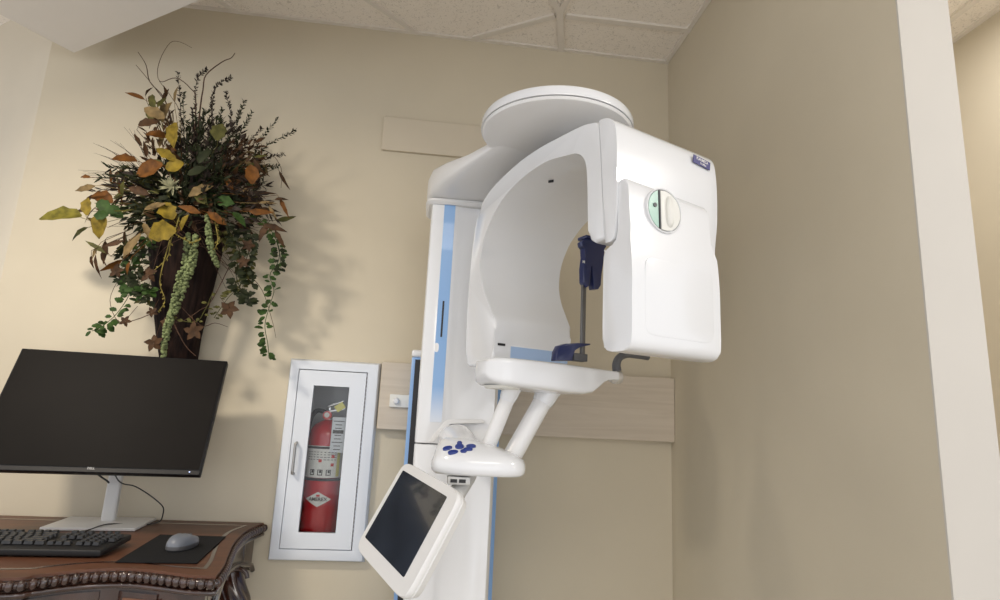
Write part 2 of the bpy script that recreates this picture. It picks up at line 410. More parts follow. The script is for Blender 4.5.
for x, z in ((-.012, lz1-.045), (.03, lz1-.030), (.03, lz1-.058)):
    bm = bmesh.new(); patch(bm, x, x+.011, z-.01, z, rr+.0004, 3); mk('red_symbol', bm, REDINK, lab)
bm = bmesh.new(); patch(bm, .052, .066, lz0+.004, lz1-.02, rr+.0002, 4); mk('yellow_strip', bm, YELL, lab)
bm = bmesh.new(); lathe(bm, [(ER, 0), (ER+.003, .001), (ER+.003, .009), (ER, .01)], (EX, EY, lz0-.011), Z, 40); mk('strap', bm, BLACK, ext)
dc = onY(317.5, 499.5, 2.21); dzc = dc.z; dxc = math.asin(max(-1, min(1, (dc.x-EX)/ER)))*ER
bm = bmesh.new(); N = 24; hw, hh = .046, .025
for i in range(N):
    u, w = -hw+2*hw*i/N, -hw+2*hw*(i+1)/N
    hu, hv = hh*(1-abs(u)/hw), hh*(1-abs(w)/hw)
    ps = [(u, -hu), (w, -hv), (w, hv), (u, hu)]
    bm.faces.new([bm.verts.new(cyl(dxc+p[0], dzc+p[1]+1e-5*k)) for k, p in enumerate(ps)])
emb = mk('diamond_emblem', bm, PAPER, ext, label='white diamond emblem')
mk('lettering', text_bm('AMEREX', .0165, lambda x, y: cyl(dxc+x, dzc+y, rr), .0004), INK, emb, smooth=False)
bm = bmesh.new(); patch(bm, dxc-.006, dxc+.006, dzc+.009, dzc+.016, rr, 3); mk('red_mark', bm, REDINK, emb)
# valve, gauge, levers
bm = bmesh.new(); lathe(bm, [(.016, 0), (.018, .004), (.018, .02), (.012, .026), (.012, .05), (.008, .055), (0, .055)], (EX, EY, zt), Z, 24)
val = mk('valve', bm, STEEL, ext)
bm = bmesh.new(); g0 = onY(327, 415, EY-.03); lathe(bm, [(0, 0), (.015, 0), (.016, .004), (.016, .014), (.0, .016)], g0+V((0, .012, 0)), V((.1, -1, -.1)), 24)
gau = mk('gauge', bm, mat('gauge_red', (.65, .10, .09), .3, coat=.5), ext)
bm = bmesh.new(); lathe(bm, [(0, 0), (.009, 0), (.009, .0015), (0, .002)], g0+V((0, -.004, 0)), V((.1, -1, -.1)), 20); mk('dial', bm, PAPER, gau)
bm = bmesh.new()
add_box(bm, (EX+.026, EY-.02, zt+.040), (.034, .012, .004), (V((.97, 0, .22)), Y_, V((-.22, 0, .97))), .002)
add_box(bm, (EX+.022, EY-.02, zt+.062), (.030, .012, .003), (V((.93, 0, .37)), Y_, V((-.37, 0, .93))), .002)
mk('lever', bm, STEEL, ext)
bm = bmesh.new(); tube(bm, [(EX-.01, EY, zt+.03), (EX-.045, EY-.01, zt+.035), (EX-.062, EY-.03, zt-.01), (EX-.068, EY-.015, zt-.12), (EX-.069, EY-.01, zt-.25)], .008, 10, 5); mk('hose', bm, BLACK, ext)
a, b = onY(333, 417, EY-.085), onY(343, 453, EY-.085)
bm = bmesh.new(); add_box(bm, ((a.x+b.x)/2, EY-.072, (a.z+b.z)/2), ((b.x-a.x)/2*1.1, .0006, (a.z-b.z)/2), (V((.98, .17, 0)), V((-.17, .98, 0)), Z)); tagc = mk('inspection_tag', bm, mat('tag_card', (.66, .68, .70), .6), ext, label='white card inspection tag')
bm = bmesh.new(); cx, cz = (a.x+b.x)/2, (a.z+b.z)/2
for k in range(9):
    L = .5 if k % 3 else .8
    add_box(bm, (cx-.002, EY-.0735, a.z-.014-k*(a.z-b.z)*.1), ((b.x-a.x)/2*L, .0004, .0013 if k != 3 else .006), (V((.98, .17, 0)), V((-.17, .98, 0)), Z))
mk('tag_printing', bm, INK, tagc, smooth=False)
bm = bmesh.new(); c = onY(340, 407, EY-.07); add_box(bm, c, (.016, .0007, .012), (V((.8, 0, .6)), Y_, V((-.6, 0, .8))), 0); mk('pull_tab', bm, YELL, ext)

# ------------------------------------------------------------------ carved desk
DZ = .80
desk = empty('desk', (-1.17, 1.85, 0), 'dark carved wooden desk with a beaded serpentine edge and curved legs against the wall', 'desk')
rt = [onZ(x, y, DZ) for x, y in ((260, 521.5), (247, 530), (235, 541), (228.5, 554), (224, 565), (216, 576))]
fr = [onZ(x, y, DZ) for x, y in ((192, 575), (168, 572), (135, 568.5), (102, 568.5), (69, 571), (36, 575), (0, 578))]
right = [V((-.512, 2.190, DZ))] + [V((p.x, p.y, DZ)) for p in rt[1:]]
front = [V((p.x, p.y, DZ)) for p in fr]
xm = -1.18
mir = [V((2*xm-p.x, p.y, DZ)) for p in front if p.x < 99][::-1]
left = [V((2*xm-p.x, p.y, DZ)) for p in right][::-1]
fr_all = crom([right[-1]] + front + [V((xm, front[-1].y-.03, DZ))] + mir + [left[0]], 5)
rt_all = crom(right, 5); lf_all = crom(left, 5)
outline = rt_all + fr_all[1:] + lf_all[1:]
prof = [(p.x, p.y) for p in outline]
bm = bmesh.new(); prism(bm, prof, (0, 0, 0), X, Y_, Z, DZ-.006, DZ, 0); mk('desktop', bm, WTOP, desk, angle=30)
# inlaid darker border band lying in the top
bm = bmesh.new()
ins = []
for p in outline:
    ins.append(V((xm+(p.x-xm)*.93, 1.86+(p.y-1.86)*.80, DZ+.0006)))
ins2 = [V((xm+(p.x-xm)*.945, 1.86+(p.y-1.86)*.83, DZ+.0006)) for p in outline]
for i in range(len(ins)-1):
    bm.faces.new([bm.verts.new(q) for q in (ins[i], ins[i+1], ins2[i+1], ins2[i])])
bm.faces.new([bm.verts.new(q) for q in (ins[-1], ins[0], ins2[0], ins2[-1])])
mk('inlay_band', bm, WDARK, desk, smooth=False)
# beaded edge
bm = bmesh.new()
path = outline; acc = 0; step = .0195
tube(bm, [p+V((0, 0, -.016)) for p in path], .0085, 8)
tube(bm, [p+V((0, 0, -.036)) for p in path], .0065, 8)
for i in range(len(path)-1):
    a, b = path[i], path[i+1]; L = (b-a).length; dd = (b-a).normalized(); n = Z.cross(dd)
    while acc < L:
        p = a+dd*acc + V((0, 0, -.0165)) + n*.004; ball(bm, p, (.0092, .0105, .0125), ((dd*.98+Z*.18).normalized(), n, (Z*.98-dd*.18).normalized()), 7); acc += step
    acc -= L
mk('beaded_edge', bm, WDARK, desk, angle=60)
# aprons
def inset(p, k): return V((xm+(p.x-xm)*(1-k), 1.86+(p.y-1.86)*(1-k*1.6), p.z))
fa = [inset(p, .035) for p in fr_all]
bm = bmesh.new()
zb = .62
A = [bm.verts.new((p.x, p.y, DZ-.03)) for p in fa]; B = [bm.verts.new((p.x, p.y, zb)) for p in fa]
A2 = [bm.verts.new((p.x, p.y+.03, DZ-.03)) for p in fa]; B2 = [bm.verts.new((p.x, p.y+.03, zb)) for p in fa]
for i in range(len(fa)-1):
    bm.faces.new((A[i], A[i+1], B[i+1], B[i])); bm.faces.new((A2[i+1], A2[i], B2[i], B2[i+1])); bm.faces.new((B[i], B[i+1], B2[i+1], B2[i])); bm.faces.new((A[i+1], A[i], A2[i], A2[i+1]))
mk('front_apron', bm, WDARK, desk)
# drawer fronts following the apron
def drawer(x0, x1):
    seg = [p for p in fa if x0 <= p.x <= x1]
    bm = bmesh.new(); o1, o2 = .006, .009
    loft(bm, [[V((p.x, p.y-o2*(1 if 0 < i < len(seg)-1 else .4), DZ-.052)), V((p.x, p.y-o2*(1 if 0 < i < len(seg)-1 else .4), zb+.02)), V((p.x, p.y+.01, zb+.02)), V((p.x, p.y+.01, DZ-.052))] for i, p in enumerate(seg)])
    dr = mk('drawer', bm, WDARK, desk)
    bm = bmesh.new(); w = (x1-x0)*.08; sg = [p for p in seg if x0+w <= p.x <= x1-w]
    loft(bm, [[V((p.x, p.y-.012, DZ-.064)), V((p.x, p.y-.012, zb+.034)), V((p.x, p.y+.0, zb+.034)), V((p.x, p.y+.0, DZ-.064))] for p in sg]); mk('veneer_panel', bm, WMID, dr, label='lighter veneered panel')
    c = seg[len(seg)//2]; bm = bmesh.new(); lathe(bm, [(.005, 0), (.006, .012), (.013, .018), (.012, .026), (0, .029)], (c.x, c.y-.01, (DZ-.05+zb+.02)/2), V((0, -1, 0)), 18); mk('knob', bm, mat('old_brass', (.30, .20, .09), .35, metal=1), dr)
drawer(-.672, -.565); drawer(-1.665, -.70)
drawer(2*xm+.565, 2*xm+.672)
# side aprons with an arched bottom
for sgn in (1, -1):
    xs = lambda x: x if sgn == 1 else 2*xm-x
    base = [inset(p, .03) for p in rt_all]
    bm = bmesh.new(); n = len(base); rows = []
    for i, p in enumerate(base):
        t = i/(n-1); zbt = .655 + .055*math.sin(math.pi*t)**.5
        rows.append([V((xs(p.x), p.y, DZ-.03)), V((xs(p.x), p.y, zbt)), V((xs(p.x-.025), p.y, zbt)), V((xs(p.x-.025), p.y, DZ-.03))])
    loft(bm, rows); mk('side_apron', bm, WDARK, desk)
    bm = bmesh.new(); tube(bm, [V((xs(p.x+.006), p.y, .655+.055*math.sin(math.pi*i/(n-1))**.5)) for i, p in enumerate(base)], .008, 8); mk('apron_moulding', bm, WDARK, desk)
def leg(x, y, sx, sy):
    bm = bmesh.new()
    pts = [(x, y, .76), (x, y, .66), (x+sx*.018, y+sy*.018, .58), (x+sx*.022, y+sy*.02, .50), (x, y, .36), (x-sx*.012, y-sy*.012, .2), (x, y, .08), (x+sx*.02, y+sy*.02, .03), (x+sx*.02, y+sy*.02, .0)]
    def rad(t):
        ks = [.034, .038, .052, .044, .027, .020, .020, .032, .028]; f = t*(len(ks)-1); i = min(int(f), len(ks)-2); return ks[i]+(ks[i+1]-ks[i])*(f-i)
    P_ = crom(pts, 7); rings = []
    for i, p in enumerate(P_):
        t = i/(len(P_)-1); c = max(0, 1-abs(p.z-.60)/.12)      # carved leaf lobes fade out below the knee
        rings.append([p + V((math.cos(a), math.sin(a), 0))*rad(t)*(1+c*.16*abs(math.sin(4*a+p.z*38))-c*.05) for a in [2*math.pi*k/64 for k in range(64)]])
    loft(bm, rings)
    tube(bm, [V((x+sx*(.030+.030*math.cos(a)), y+sy*.035, .655+.026*math.sin(a))) for a in [q*.5 for q in range(10)]], .007, 8, 3)
    lg = mk('leg', bm, WDARK, desk, angle=50)
leg(-.575, 2.11, 1, -1); leg(-.535, 1.60, 1, -1); leg(2*xm+.575, 2.11, -1, -1); leg(2*xm+.535, 1.60, -1, -1)
mk('back_apron', B3(2*xm+.56, -.56, 2.12, 2.145, .60, DZ-.012), WDARK, desk, smooth=False)

# ------------------------------------------------------------------ monitor
mon = empty('computer_monitor', (-1.0, 2.09, DZ), 'large dark flat monitor tilted back on a white stand on the carved desk', 'monitor')
mu = V((.995, .099, 0)).normalized(); mv = V((.041, -.412, -.909)); mv = (mv-mu*mv.dot(mu)).normalized(); mn = mv.cross(mu).normalized()
if mn.y > 0: mn = -mn
P0 = onY(22, 348, 1.955); MW, MH = .578, .372
mc = P0 + mu*MW/2 + mv*MH/2
bm = bmesh.new(); add_box(bm, mc - mn*.012, (MW/2, MH/2, .012), (mu, mv, mn), .003, 2)
add_box(bm, mc - mn*.032, (MW*.36, MH*.34, .012), (mu, mv, mn), .008, 2); case = mk('monitor_case', bm, BEZ, mon)
bm = bmesh.new(); add_box(bm, mc - mv*.006 + mn*.0004, (MW/2-.005, MH/2-.010, .0006), (mu, mv, mn)); mk('screen', bm, SCREEN, case, smooth=False)
bm = bmesh.new(); add_box(bm, mc + mv*(MH/2-.007) + mn*.0006, (MW/2-.002, .0060, .0010), (mu, mv, mn), .0005, 1); chin = mk('lower_bezel', bm, mat('bezel_lower', (.02, .019, .019), .45, spec=.2), case)
lc = onP(91, 468.5, mc+mn*.0012, mn)
mk('logo', text_bm('DELL', .0085, lambda x, y: lc + mu*x - mv*y + mn*.0012, .0002), LOGO, chin, smooth=False)
lp = onP(189.5, 472, mc+mn*.0012, mn); bm = bmesh.new(); add_box(bm, lp, (.0016, .0013, .001), (mu, mv, mn)); mk('power_light', bm, LED, chin)
nb = onY(107, 519, 2.09); nx = nb.x
bm = bmesh.new(); tl = mc - mn*.045
loft(bm, [rrect((nx, 2.10, DZ+.008), mu, Z.cross(mu), .020, .014, 4), rrect((nx+.003, 2.10, 1.02), mu, Z.cross(mu), .019, .013, 4), rrect((nx+.006, 2.102, 1.16), mu, Z.cross(mu), .018, .012, 4)])
neck = mk('stand_neck', bm, STAND, mon)
bm = bmesh.new(); add_box(bm, V((nx+.006, 2.045, 1.13)), (.035, .06, .03), (mu, Z.cross(mu), Z), .006); mk('tilt_joint', bm, STAND, mon)
q = [onZ(x, y, DZ+.008) for x, y in ((37, 530.5), (132, 531.5), (152.5, 518), (67, 516.5))]
base = V((sum(p.x for p in q)/4, sum(p.y for p in q)/4, DZ+.0045)); by = min(2.165, base.y+.09)
bm = bmesh.new(); add_box(bm, (base.x, 2.065, DZ+.0055), (.125, .095, .0045), (mu, Z.cross(mu), Z), .002, 2); mk('stand_base', bm, STAND, mon)

# cables
bm = bmesh.new()
pts = [onY(91, 468, 1.94), onY(100, 476, 2.02), onY(109, 483, 2.09), onY(111, 492, 2.14), onY(109, 503, 2.15), onY(107, 512, 2.16)]
tube(bm, pts, .0028, 8, 5); mk('cable', bm, BLACK, label='short black power cable drooping from the bottom of the monitor behind its white neck', cat='cable')
bm = bmesh.new()
pts = [onY(113, 470, 1.94), onY(118, 480, 2.03), onY(124, 484, 2.06), onY(134, 486, 2.06), onY(145, 492, 2.06), onY(156, 500, 2.06), onY(163, 507, 2.07), onY(163, 514, 2.085)] + [onZ(x, y, DZ+.003+h) for x, y, h in ((160, 521, .004), (150, 524, .001), (137, 524.5, .001))] + [V((-.92, 2.02, DZ+.0125)), onZ(90, 529.5, DZ+.014), onZ(81, 532, DZ+.016)]
tube(bm, pts, .0019, 8, 5); mk('cable', bm, BLACK, label='thin black cord looping right of the monitor neck towards the keyboard', cat='cable')

# ------------------------------------------------------------------ keyboard
kb = empty('keyboard', (-1.03, 1.775, DZ), 'black full-size computer keyboard lying on the desk in front of the monitor', 'keyboard')
kr0, kr1 = onZ(105, 557, DZ+.004), onZ(129, 533, DZ+.024)
kax = V((1, .03, 0)).normalized(); kay = Z.cross(kax)
kw, kd = .45, .165; kc = V((kr0.x-kw/2-.012, kr0.y+kd/2-.01, DZ))
kz = V((0, -.045, 1)).normalized(); kyy = kz.cross(kax).normalized()
bm = bmesh.new(); add_box(bm, kc + V((0, 0, .0155)), (kw/2, kd/2, .008), (kax, kyy, kz), .004, 3); mk('keyboard_case', bm, KEY, kb)
bm = bmesh.new()
def keyrow(v, xs):
    for (u, w) in xs:
        c = kc + V((0, 0, .0155)) + kax*u + kyy*v + kz*.0105; t = bmesh.new()
        lo = rrect(c, kax, kyy, w/2-.0012, .0080, 8, 12); hi = rrect(c+kz*.0075, kax, kyy, w/2-.0035, .0058, 8, 12); loft(bm, [lo, hi])
p = .0188
x0 = -kw/2+.020
keyrow(.064, [(x0, p)] + [(x0+.028+p*k+(k//4)*.008, p) for k in range(12)] + [(x0+.298+p*k, p) for k in range(3)] + [(x0+.363+p*k, p*.8) for k in range(3)])
for r, v in enumerate((.036, .0165, -.003, -.0225, -.042)):
    row = []
    if r < 4:
        off = (0, .009, .013, .022)[r]
        row.append((x0+off/2, p+off)); n = (12, 12, 11, 10)[r]
        row += [(x0+off+p*(k+1), p) for k in range(n)]
        e = x0+off+p*(n+.5); row.append(((e + x0+.272)/2, x0+.272-e))
    else: row = [(x0+.003+k*.0245, .0245) for k in range(3)] + [(x0+.13, .11)] + [(x0+.2+k*.0245, .0245) for k in range(4)]
    if r in (0, 1): row += [(x0+.298+p*k, p) for k in range(3)]
    if r == 3: row += [(x0+.298+p, p)]
    if r == 4: row += [(x0+.298+p*k, p) for k in range(3)]
    row += [(x0+.363+p*k, p) for k in range(4 if r in (0, 1, 2) else 3)]
    keyrow(v, row)
mk('keys', bm, KEYC, kb, kind='stuff')

# mouse mat and mouse
qs = [onZ(x, y, DZ+.003) for x, y in ((115, 562), (197, 563), (226, 536.5), (160, 534.5))]
bm = bmesh.new(); prism(bm, [(p.x, p.y) for p in qs], (0, 0, 0), X, Y_, Z, DZ+.0012, DZ+.0035, .0006, 1)
mk('mouse_mat', bm, PAD, label='thin black mouse mat on the right end of the desk', cat='mouse mat')
mc0 = onZ(181, 550, DZ+.004); md = V((.12, 1, 0)).normalized(); mx_ = V((md.y, -md.x, 0)); mo = V((mc0.x-.008, mc0.y+.03, DZ+.0036))
ms = empty('computer_mouse', mo, 'small grey computer mouse on the black mouse mat', 'computer mouse')
def mring(h, k, sh=0):
    out = []
    for i in range(36):
        t = 2*math.pi*i/36; c, s = math.cos(t), math.sin(t)
        w = .033*(1-.12*math.cos(2*t)); out.append(mo + mx_*(c*w*k) + md*(s*.058*k+sh) + Z*(h*(1-.25*max(0, s))))
    return out
bm = bmesh.new(); loft(bm, [mring(0.0004, .93), mring(.004, 1.0), mring(.012, 1.0)]); mk('mouse_base', bm, DGREY, ms)
bm = bmesh.new(); loft(bm, [mring(.012, 1.0), mring(.020, .97), mring(.027, .88), mring(.033, .70, -.003), mring(.0365, .45, -.006), mring(.038, .15, -.008)]); sh = mk('mouse_shell', bm, MOUSEG, ms)
bm = bmesh.new(); lathe(bm, [(0, -.004), (.009, -.004), (.010, 0), (.009, .004), (0, .004)], mo+md*.03+Z*.0215, mx_, 20); mk('scroll_wheel', bm, DGREY, ms)

# ------------------------------------------------------------------ x-ray machine
th = math.radians(67); wv = V((math.sin(th), math.cos(th), 0)); av = V((math.cos(th), -math.sin(th), 0))
K = onY(632, 300, 1.05); K.z = 0
def L(s, w, z): return K + av*s + wv*w + Z*z
xr = empty('xray_machine', (.09, 1.9, 0), 'tall white dental x-ray machine with C-shaped arm, round disc and blue-striped column', 'x-ray machine')

# fixed column behind, with blue sides
fl, frr = onY(410.5, 380, 1.98).x, onY(500.5, 391, 1.98).x; ft = onY(417, 358, 1.98).z
bm = bmesh.new(); prism(bm, [(fl, 1.96), (fl+.003, 2.15), (frr-.003, 2.15), (frr, 1.96), (frr-.012, 1.955), (fl+.012, 1.955)], (0, 0, 0), X, Y_, Z, 0, ft, .003, 2)
fc = mk('fixed_column', bm, BLUE, xr, label='blue-sided fixed column')
bm = bmesh.new(); prism(bm, [(fl-.002, 1.955), (fl-.002, 2.152), (frr+.002, 2.152), (frr+.002, 1.955)], (0, 0, 0), X, Y_, Z, ft, ft+.025, .008, 3, True); mk('column_top_cap', bm, WHITE, fc)
mk('column_foot', B3(fl-.1, frr+.1, 1.7, 2.18, 0.0, .03, .008), WHITE2, xr)
mk('gap_seal', B3(fl+.012, frr-.034, 1.925, 1.9548, .03, ft-.01), BLACK, fc, smooth=False)

# sliding carriage
yf = 1.78
xl = onY(432, 203, yf).x; xr_ = onY(489, 598, yf).x
zc0, zc1 = onY(424, 443, yf).z, onY(430, 203, yf).z+.01
sl = [onY(x, y, yf) for x, y in ((444, 215), (455, 215))]
sx0, sx1 = sl[0].x, sl[1].x
prof = [(xl, yf+.15), (xl, yf+.012), (xl+.004, yf+.003), (xl+.012, yf), (sx1+.004, yf), (sx1+.012, yf+.004), (sx1+.03, yf+.010), (sx1+.09, yf+.013), (xr_-.03, yf+.008), (xr_-.01, yf+.006), (xr_, yf+.02), (xr_, yf+.15)]
bm = bmesh.new(); prism(bm, prof, (0, 0, 0), X, Y_, Z, zc0, zc1, .002, 1); ca = mk('column_carriage', bm, WHITE, xr)
bm = bmesh.new(); prism(bm, [(p[0], p[1]+.004) for p in prof], (0, 0, 0), X, Y_, Z, .2, zc0-.003, .003, 2); mk('lower_cover', bm, WHITE, xr)
# stripe: its mesh keeps world z because its origin sits on the floor
st = mk('blue_stripe', B3(sx0, sx1, yf-.0012, yf+.001, zc0+.06, zc1-.001), STRIPE, ca, smooth=False)
a, b = onY(443.5, 301, yf), onY(441, 337, yf)
mk('slot', B3(a.x-.0025, a.x+.003, yf-.002, yf, b.z, a.z, .0), BLACK, ca, smooth=False)
bm = bmesh.new(); c = onY(436.5, 347.5, yf-.001)
for k, (rx, rz, m_) in enumerate(((.0065, .0135, STEEL), (.0045, .0110, WHITE2))):
    bm = bmesh.new(); loft(bm, [rrect(c+V((0, .001, 0)), X, Z, rx, rz, 2.6, 24), rrect(c-V((0, .001+k*.0006, 0)), X, Z, rx, rz, 2.6, 24)]); mk('button_rim' if k == 0 else 'button', bm, m_, ca)

# head boom at the column top reaching to the disc
dcx, dcy, dz0_, dr = .28, 1.39, 1.878, .192
bm = bmesh.new(); rings = []
cx = (xl+xr_)/2
def boom_ring(p, wd_, z0, z1, dirv, pw=5):
    n = V((dirv.y, -dirv.x, 0)); return rrect((p[0], p[1], (z0+z1)/2), n, Z, wd_, (z1-z0)/2, pw, 36)
path = [((cx-.002, 1.965), .128, 1.842, 1.90, 4), ((cx-.002, 1.93), .132, 1.836, 1.925, 5), ((cx, 1.83), .136, 1.834, 1.935, 6), ((cx+.004, 1.775), .130, 1.836, 1.935, 5), ((cx+.03, 1.71), .124, 1.846, 1.920, 5), ((cx+.08, 1.62), .118, 1.860, 1.903, 5), ((cx+.13, 1.53), .112, 1.872, 1.902, 5), ((dcx-.01, 1.44), .10, 1.888, 1.915, 3)]
dirs = [V((0, -1, 0))]*3 + [V((.15, -1, 0)).normalized(), V((.35, -1, 0)).normalized(), V((.5, -1, 0)).normalized(), V((.5, -1, 0)).normalized(), V((.5, -1, 0)).normalized()]
loft(bm, [boom_ring(p, w_, a_, b_, d_, pw) for (p, w_, a_, b_, pw), d_ in zip(path, dirs)])
mk('head_boom', bm, WHITE2, xr, angle=50)
bm = bmesh.new(); loft(bm, [rrect((cx, yf+.08, zc1-.012), X, Y_, .128, .088, 7, 40), rrect((cx, yf+.08, zc1-.012+.008), X, Y_, .137, .096, 7, 40), rrect((cx, yf+.08, zc1+.004), X, Y_, .135, .094, 7, 40)]); mk('boom_collar', bm, WHITE2, xr)
# disc
bm = bmesh.new(); lathe(bm, [(0, 0), (dr*.55, 0), (dr*.93, .0015), (dr*.97, .004), (dr*.985, .009), (dr*.985, .0105)], (dcx, dcy, dz0_), Z, 96); disc = mk('shoulder_disc', bm, WHITE2, xr, angle=25)
bm = bmesh.new(); lathe(bm, [(dr*.975, .0125), (dr, .0125), (dr*1.003, .018), (dr*1.0, .030), (dr*.985, .036), (dr*.95, .038), (0, .040)], (dcx, dcy, dz0_), Z, 96); mk('disc_cover', bm, WHITE, disc, angle=30)
bm = bmesh.new(); lathe(bm, [(dr*.972, .0100), (dr*.972, .013)], (dcx, dcy, dz0_), Z, 96); mk('disc_seam', bm, DGREY, disc)
bm = bmesh.new(); lathe(bm, [(.05, 0), (.05, .05)], (.36, 1.49, dz0_-.046), Z, 48); mk('rotation_hub', bm, WHITE2, xr)

# C-arm
WR = .245
outer = crom([V((s, z, 0)) for s, z in ((-.106, 1.803), (-.16, 1.818), (-.25, 1.827), (-.34, 1.833), (-.43, 1.830), (-.53, 1.815), (-.60, 1.793), (-.648, 1.752), (-.672, 1.66), (-.682, 1.5), (-.675, 1.335))], 4)
outer += [V((-.668, 1.318, 0)), V((-.655, 1.312, 0)), V((-.535, 1.312, 0)), V((-.522, 1.318, 0))]
inner = crom([V((s, z, 0)) for s, z in ((-.517, 1.34), (-.516, 1.38), (-.519, 1.424), (-.548, 1.466), (-.585, 1.515), (-.612, 1.57), (-.617, 1.62), (-.600, 1.668), (-.566, 1.712), (-.510, 1.752), (-.422, 1.779), (-.308, 1.786), (-.215, 1.769), (-.182, 1.760), (-.158, 1.743), (-.145, 1.715), (-.140, 1.67), (-.137, 1.61), (-.134, 1.56))], 4)
inner += [V((-.128, 1.546, 0)), V((-.115, 1.538, 0)), V((-.084, 1.538, 0)), V((-.0815, 1.545, 0)), V((-.090, 1.63, 0)), V((-.097, 1.72, 0)), V((-.104, 1.790, 0))]
bm = bmesh.new(); prism(bm, [(p.x, p.y) for p in outer+inner], K, av, Z, wv, 0, WR, .009, 3)
TAB = ((1.2, .235), (1.33, .237), (1.45, .247), (1.53, .258), (1.60, .270), (1.70, .278), (1.78, .292), (1.9, .296))
for v in bm.verts:
    q = v.co - K; s_, w_ = q.dot(av), q.dot(wv)
    if w_ > WR*.6:
        for (a, fa_), (b, fb_) in zip(TAB, TAB[1:]):
            if a <= v.co.z <= b: tgt = fa_+(fb_-fa_)*(v.co.z-a)/(b-a)
        f = max(0, min(1, (-s_-.12)/.3)); tgt = .24*(1-f)+tgt*f
        v.co += wv*(tgt-WR)
arm = mk('c_arm', bm, WHITE, xr, angle=40)
# front shell over the top of the C-arm
def ext_shape(pts, n, w0, w1, bev, name, m, parent, seg=4, ang=40):
    pr = crom([V((a, b, 0)) for a, b in pts], n, True) if n > 1 else [V((a, b, 0)) for a, b in pts]
    bm = bmesh.new(); prism(bm, [(p.x, p.y) for p in pr], K, av, Z, wv, w0, w1, bev, seg); return mk(name, bm, m, parent, angle=ang)
shp = [(-.1015, 1.797), (-.1015, 1.804), (-.085, 1.802), (-.066, 1.793), (-.052, 1.775), (-.046, 1.74), (-.044, 1.68), (-.046, 1.60), (-.05, 1.545), (-.056, 1.530), (-.070, 1.528), (-.079, 1.538), (-.087, 1.63), (-.094, 1.72)]
def TWs(x, y, s): p = onP(x, y, L(s, 0, 0), av); return (p-K).dot(wv), p.z
WS = TWs(716.5, 205, -.046)[0]
pr = crom([V((a, b, 0)) for a, b in shp], 3, True)
bm = bmesh.new(); prism(bm, [(p.x, p.y) for p in pr], K, av, Z, wv, -.001, WS, .010, 4)
for v in bm.verts:
    q = v.co-K; e = q.dot(wv)/WS; up = max(0, min(1, (v.co.z-1.6)/.18))
    v.co.z += up*(.014*math.sin(math.pi*max(0, min(1, e)))**1.3 - .014*max(0, e-.15)**2)
    v.co -= wv*(.006*math.exp(-((v.co.z-1.56)/.04)**2)*max(0, e-.5)*2)
shell = mk('front_shell', bm, WHITE, arm, angle=45)
# sensor head
hp = [(-.078, 1.318), (-.083, 1.335), (-.0835, 1.42), (-.083, 1.50), (-.080, 1.512), (-.070, 1.518), (-.052, 1.520), (-.047, 1.528), (-.046, 1.56), (-.046, 1.60), (-.045, 1.643), (-.040, 1.651), (-.030, 1.652), (-.020, 1.642), (-.015, 1.62), (-.012, 1.58), (-.009, 1.55), (-.003, 1.50), (0, 1.45), (0, 1.40), (0, 1.345), (-.003, 1.322), (-.012, 1.311), (-.03, 1.308), (-.066, 1.310)]
WH = .237
pr = crom([V((a, b, 0)) for a, b in hp], 3, True)
bm = bmesh.new(); prism(bm, [(p.x, p.y) for p in pr], K, av, Z, wv, 0, WH, .010, 4)
for v in bm.verts:
    q = v.co-K; e = q.dot(wv)/WH; up = max(0, min(1, (v.co.z-1.52)/.03)); top = max(0, min(1, (v.co.z-1.60)/.05))
    v.co += wv*(up*(.004*(1-e)-.012*e))
    v.co.z -= .018*max(0, e-.3)*top
head = mk('sensor_head', bm, WHITE, xr, angle=50)
# raised panel on the head
bm = bmesh.new(); c = L(.0, .118, 1.405)
loft(bm, [rrect(L(-.003, .124, 1.415), wv, Z, .092, .075, 9, 48), rrect(L(.0003, .124, 1.415), wv, Z, .092, .075, 9, 48), rrect(L(.0010, .124, 1.415), wv, Z, .089, .072, 9, 48)]); mk('front_panel', bm, WHITE, head, angle=50)
# round window with its knob
P = onP(664, 211, L(-.009, 0, 0), av); wn = (av + Z*.03).normalized(); wu = wv; wz = wn.cross(wu); wz = wz if wz.z > 0 else -wz
def D(u, v_, h): return P + wu*u + wz*v_ + wn*h
R0 = .044
bm = bmesh.new(); n = 48
loft(bm, [[D(r*math.cos(2*math.pi*k/n), r*math.sin(2*math.pi*k/n), h) for k in range(n)] for r, h in ((R0+.003, -.006), (R0+.003, .0022), (R0+.0016, .0032), (R0, .0022), (R0, -.006))], False); win = mk('round_window', bm, WHITE, head, angle=50)
def seg_disc(u0, u1, h0, h1, r=R0-.001):
    a = [(r*math.cos(t), r*math.sin(t)) for t in [2*math.pi*k/120 for k in range(120)]]
    pts = [p for p in a if u0 <= p[0] <= u1]
    top = sorted([p for p in pts if p[1] >= 0]); bot = sorted([p for p in pts if p[1] < 0], reverse=True)
    pr = [(max(u0, min(u1, p[0])), p[1]) for p in top+bot]
    bm = bmesh.new(); loft(bm, [[D(u, v_, h0) for u, v_ in pr], [D(u, v_, h1) for u, v_ in pr]]); return bm
mk('green_insert', seg_disc(-.05, -.016, -.003, .0025), GREEN, win, label='pale green insert')
mk('dark_divider', seg_disc(-.0165, -.0115, -.003, .0045), DGREY, win)
mk('knob', seg_disc(-.0120, .05, -.003, .0030, R0-.0025), CREAM, win, label='cream turning knob')
bm = bmesh.new(); loft(bm, [rrect(D(.012, 0, .002), wu, wz, .010, .034, 3, 32), rrect(D(.012, 0, .0065), wu, wz, .009, .031, 3, 32), rrect(D(.012, 0, .009), wu, wz, .006, .026, 3, 32)]); mk('grip_ridge', bm, CREAM, win)
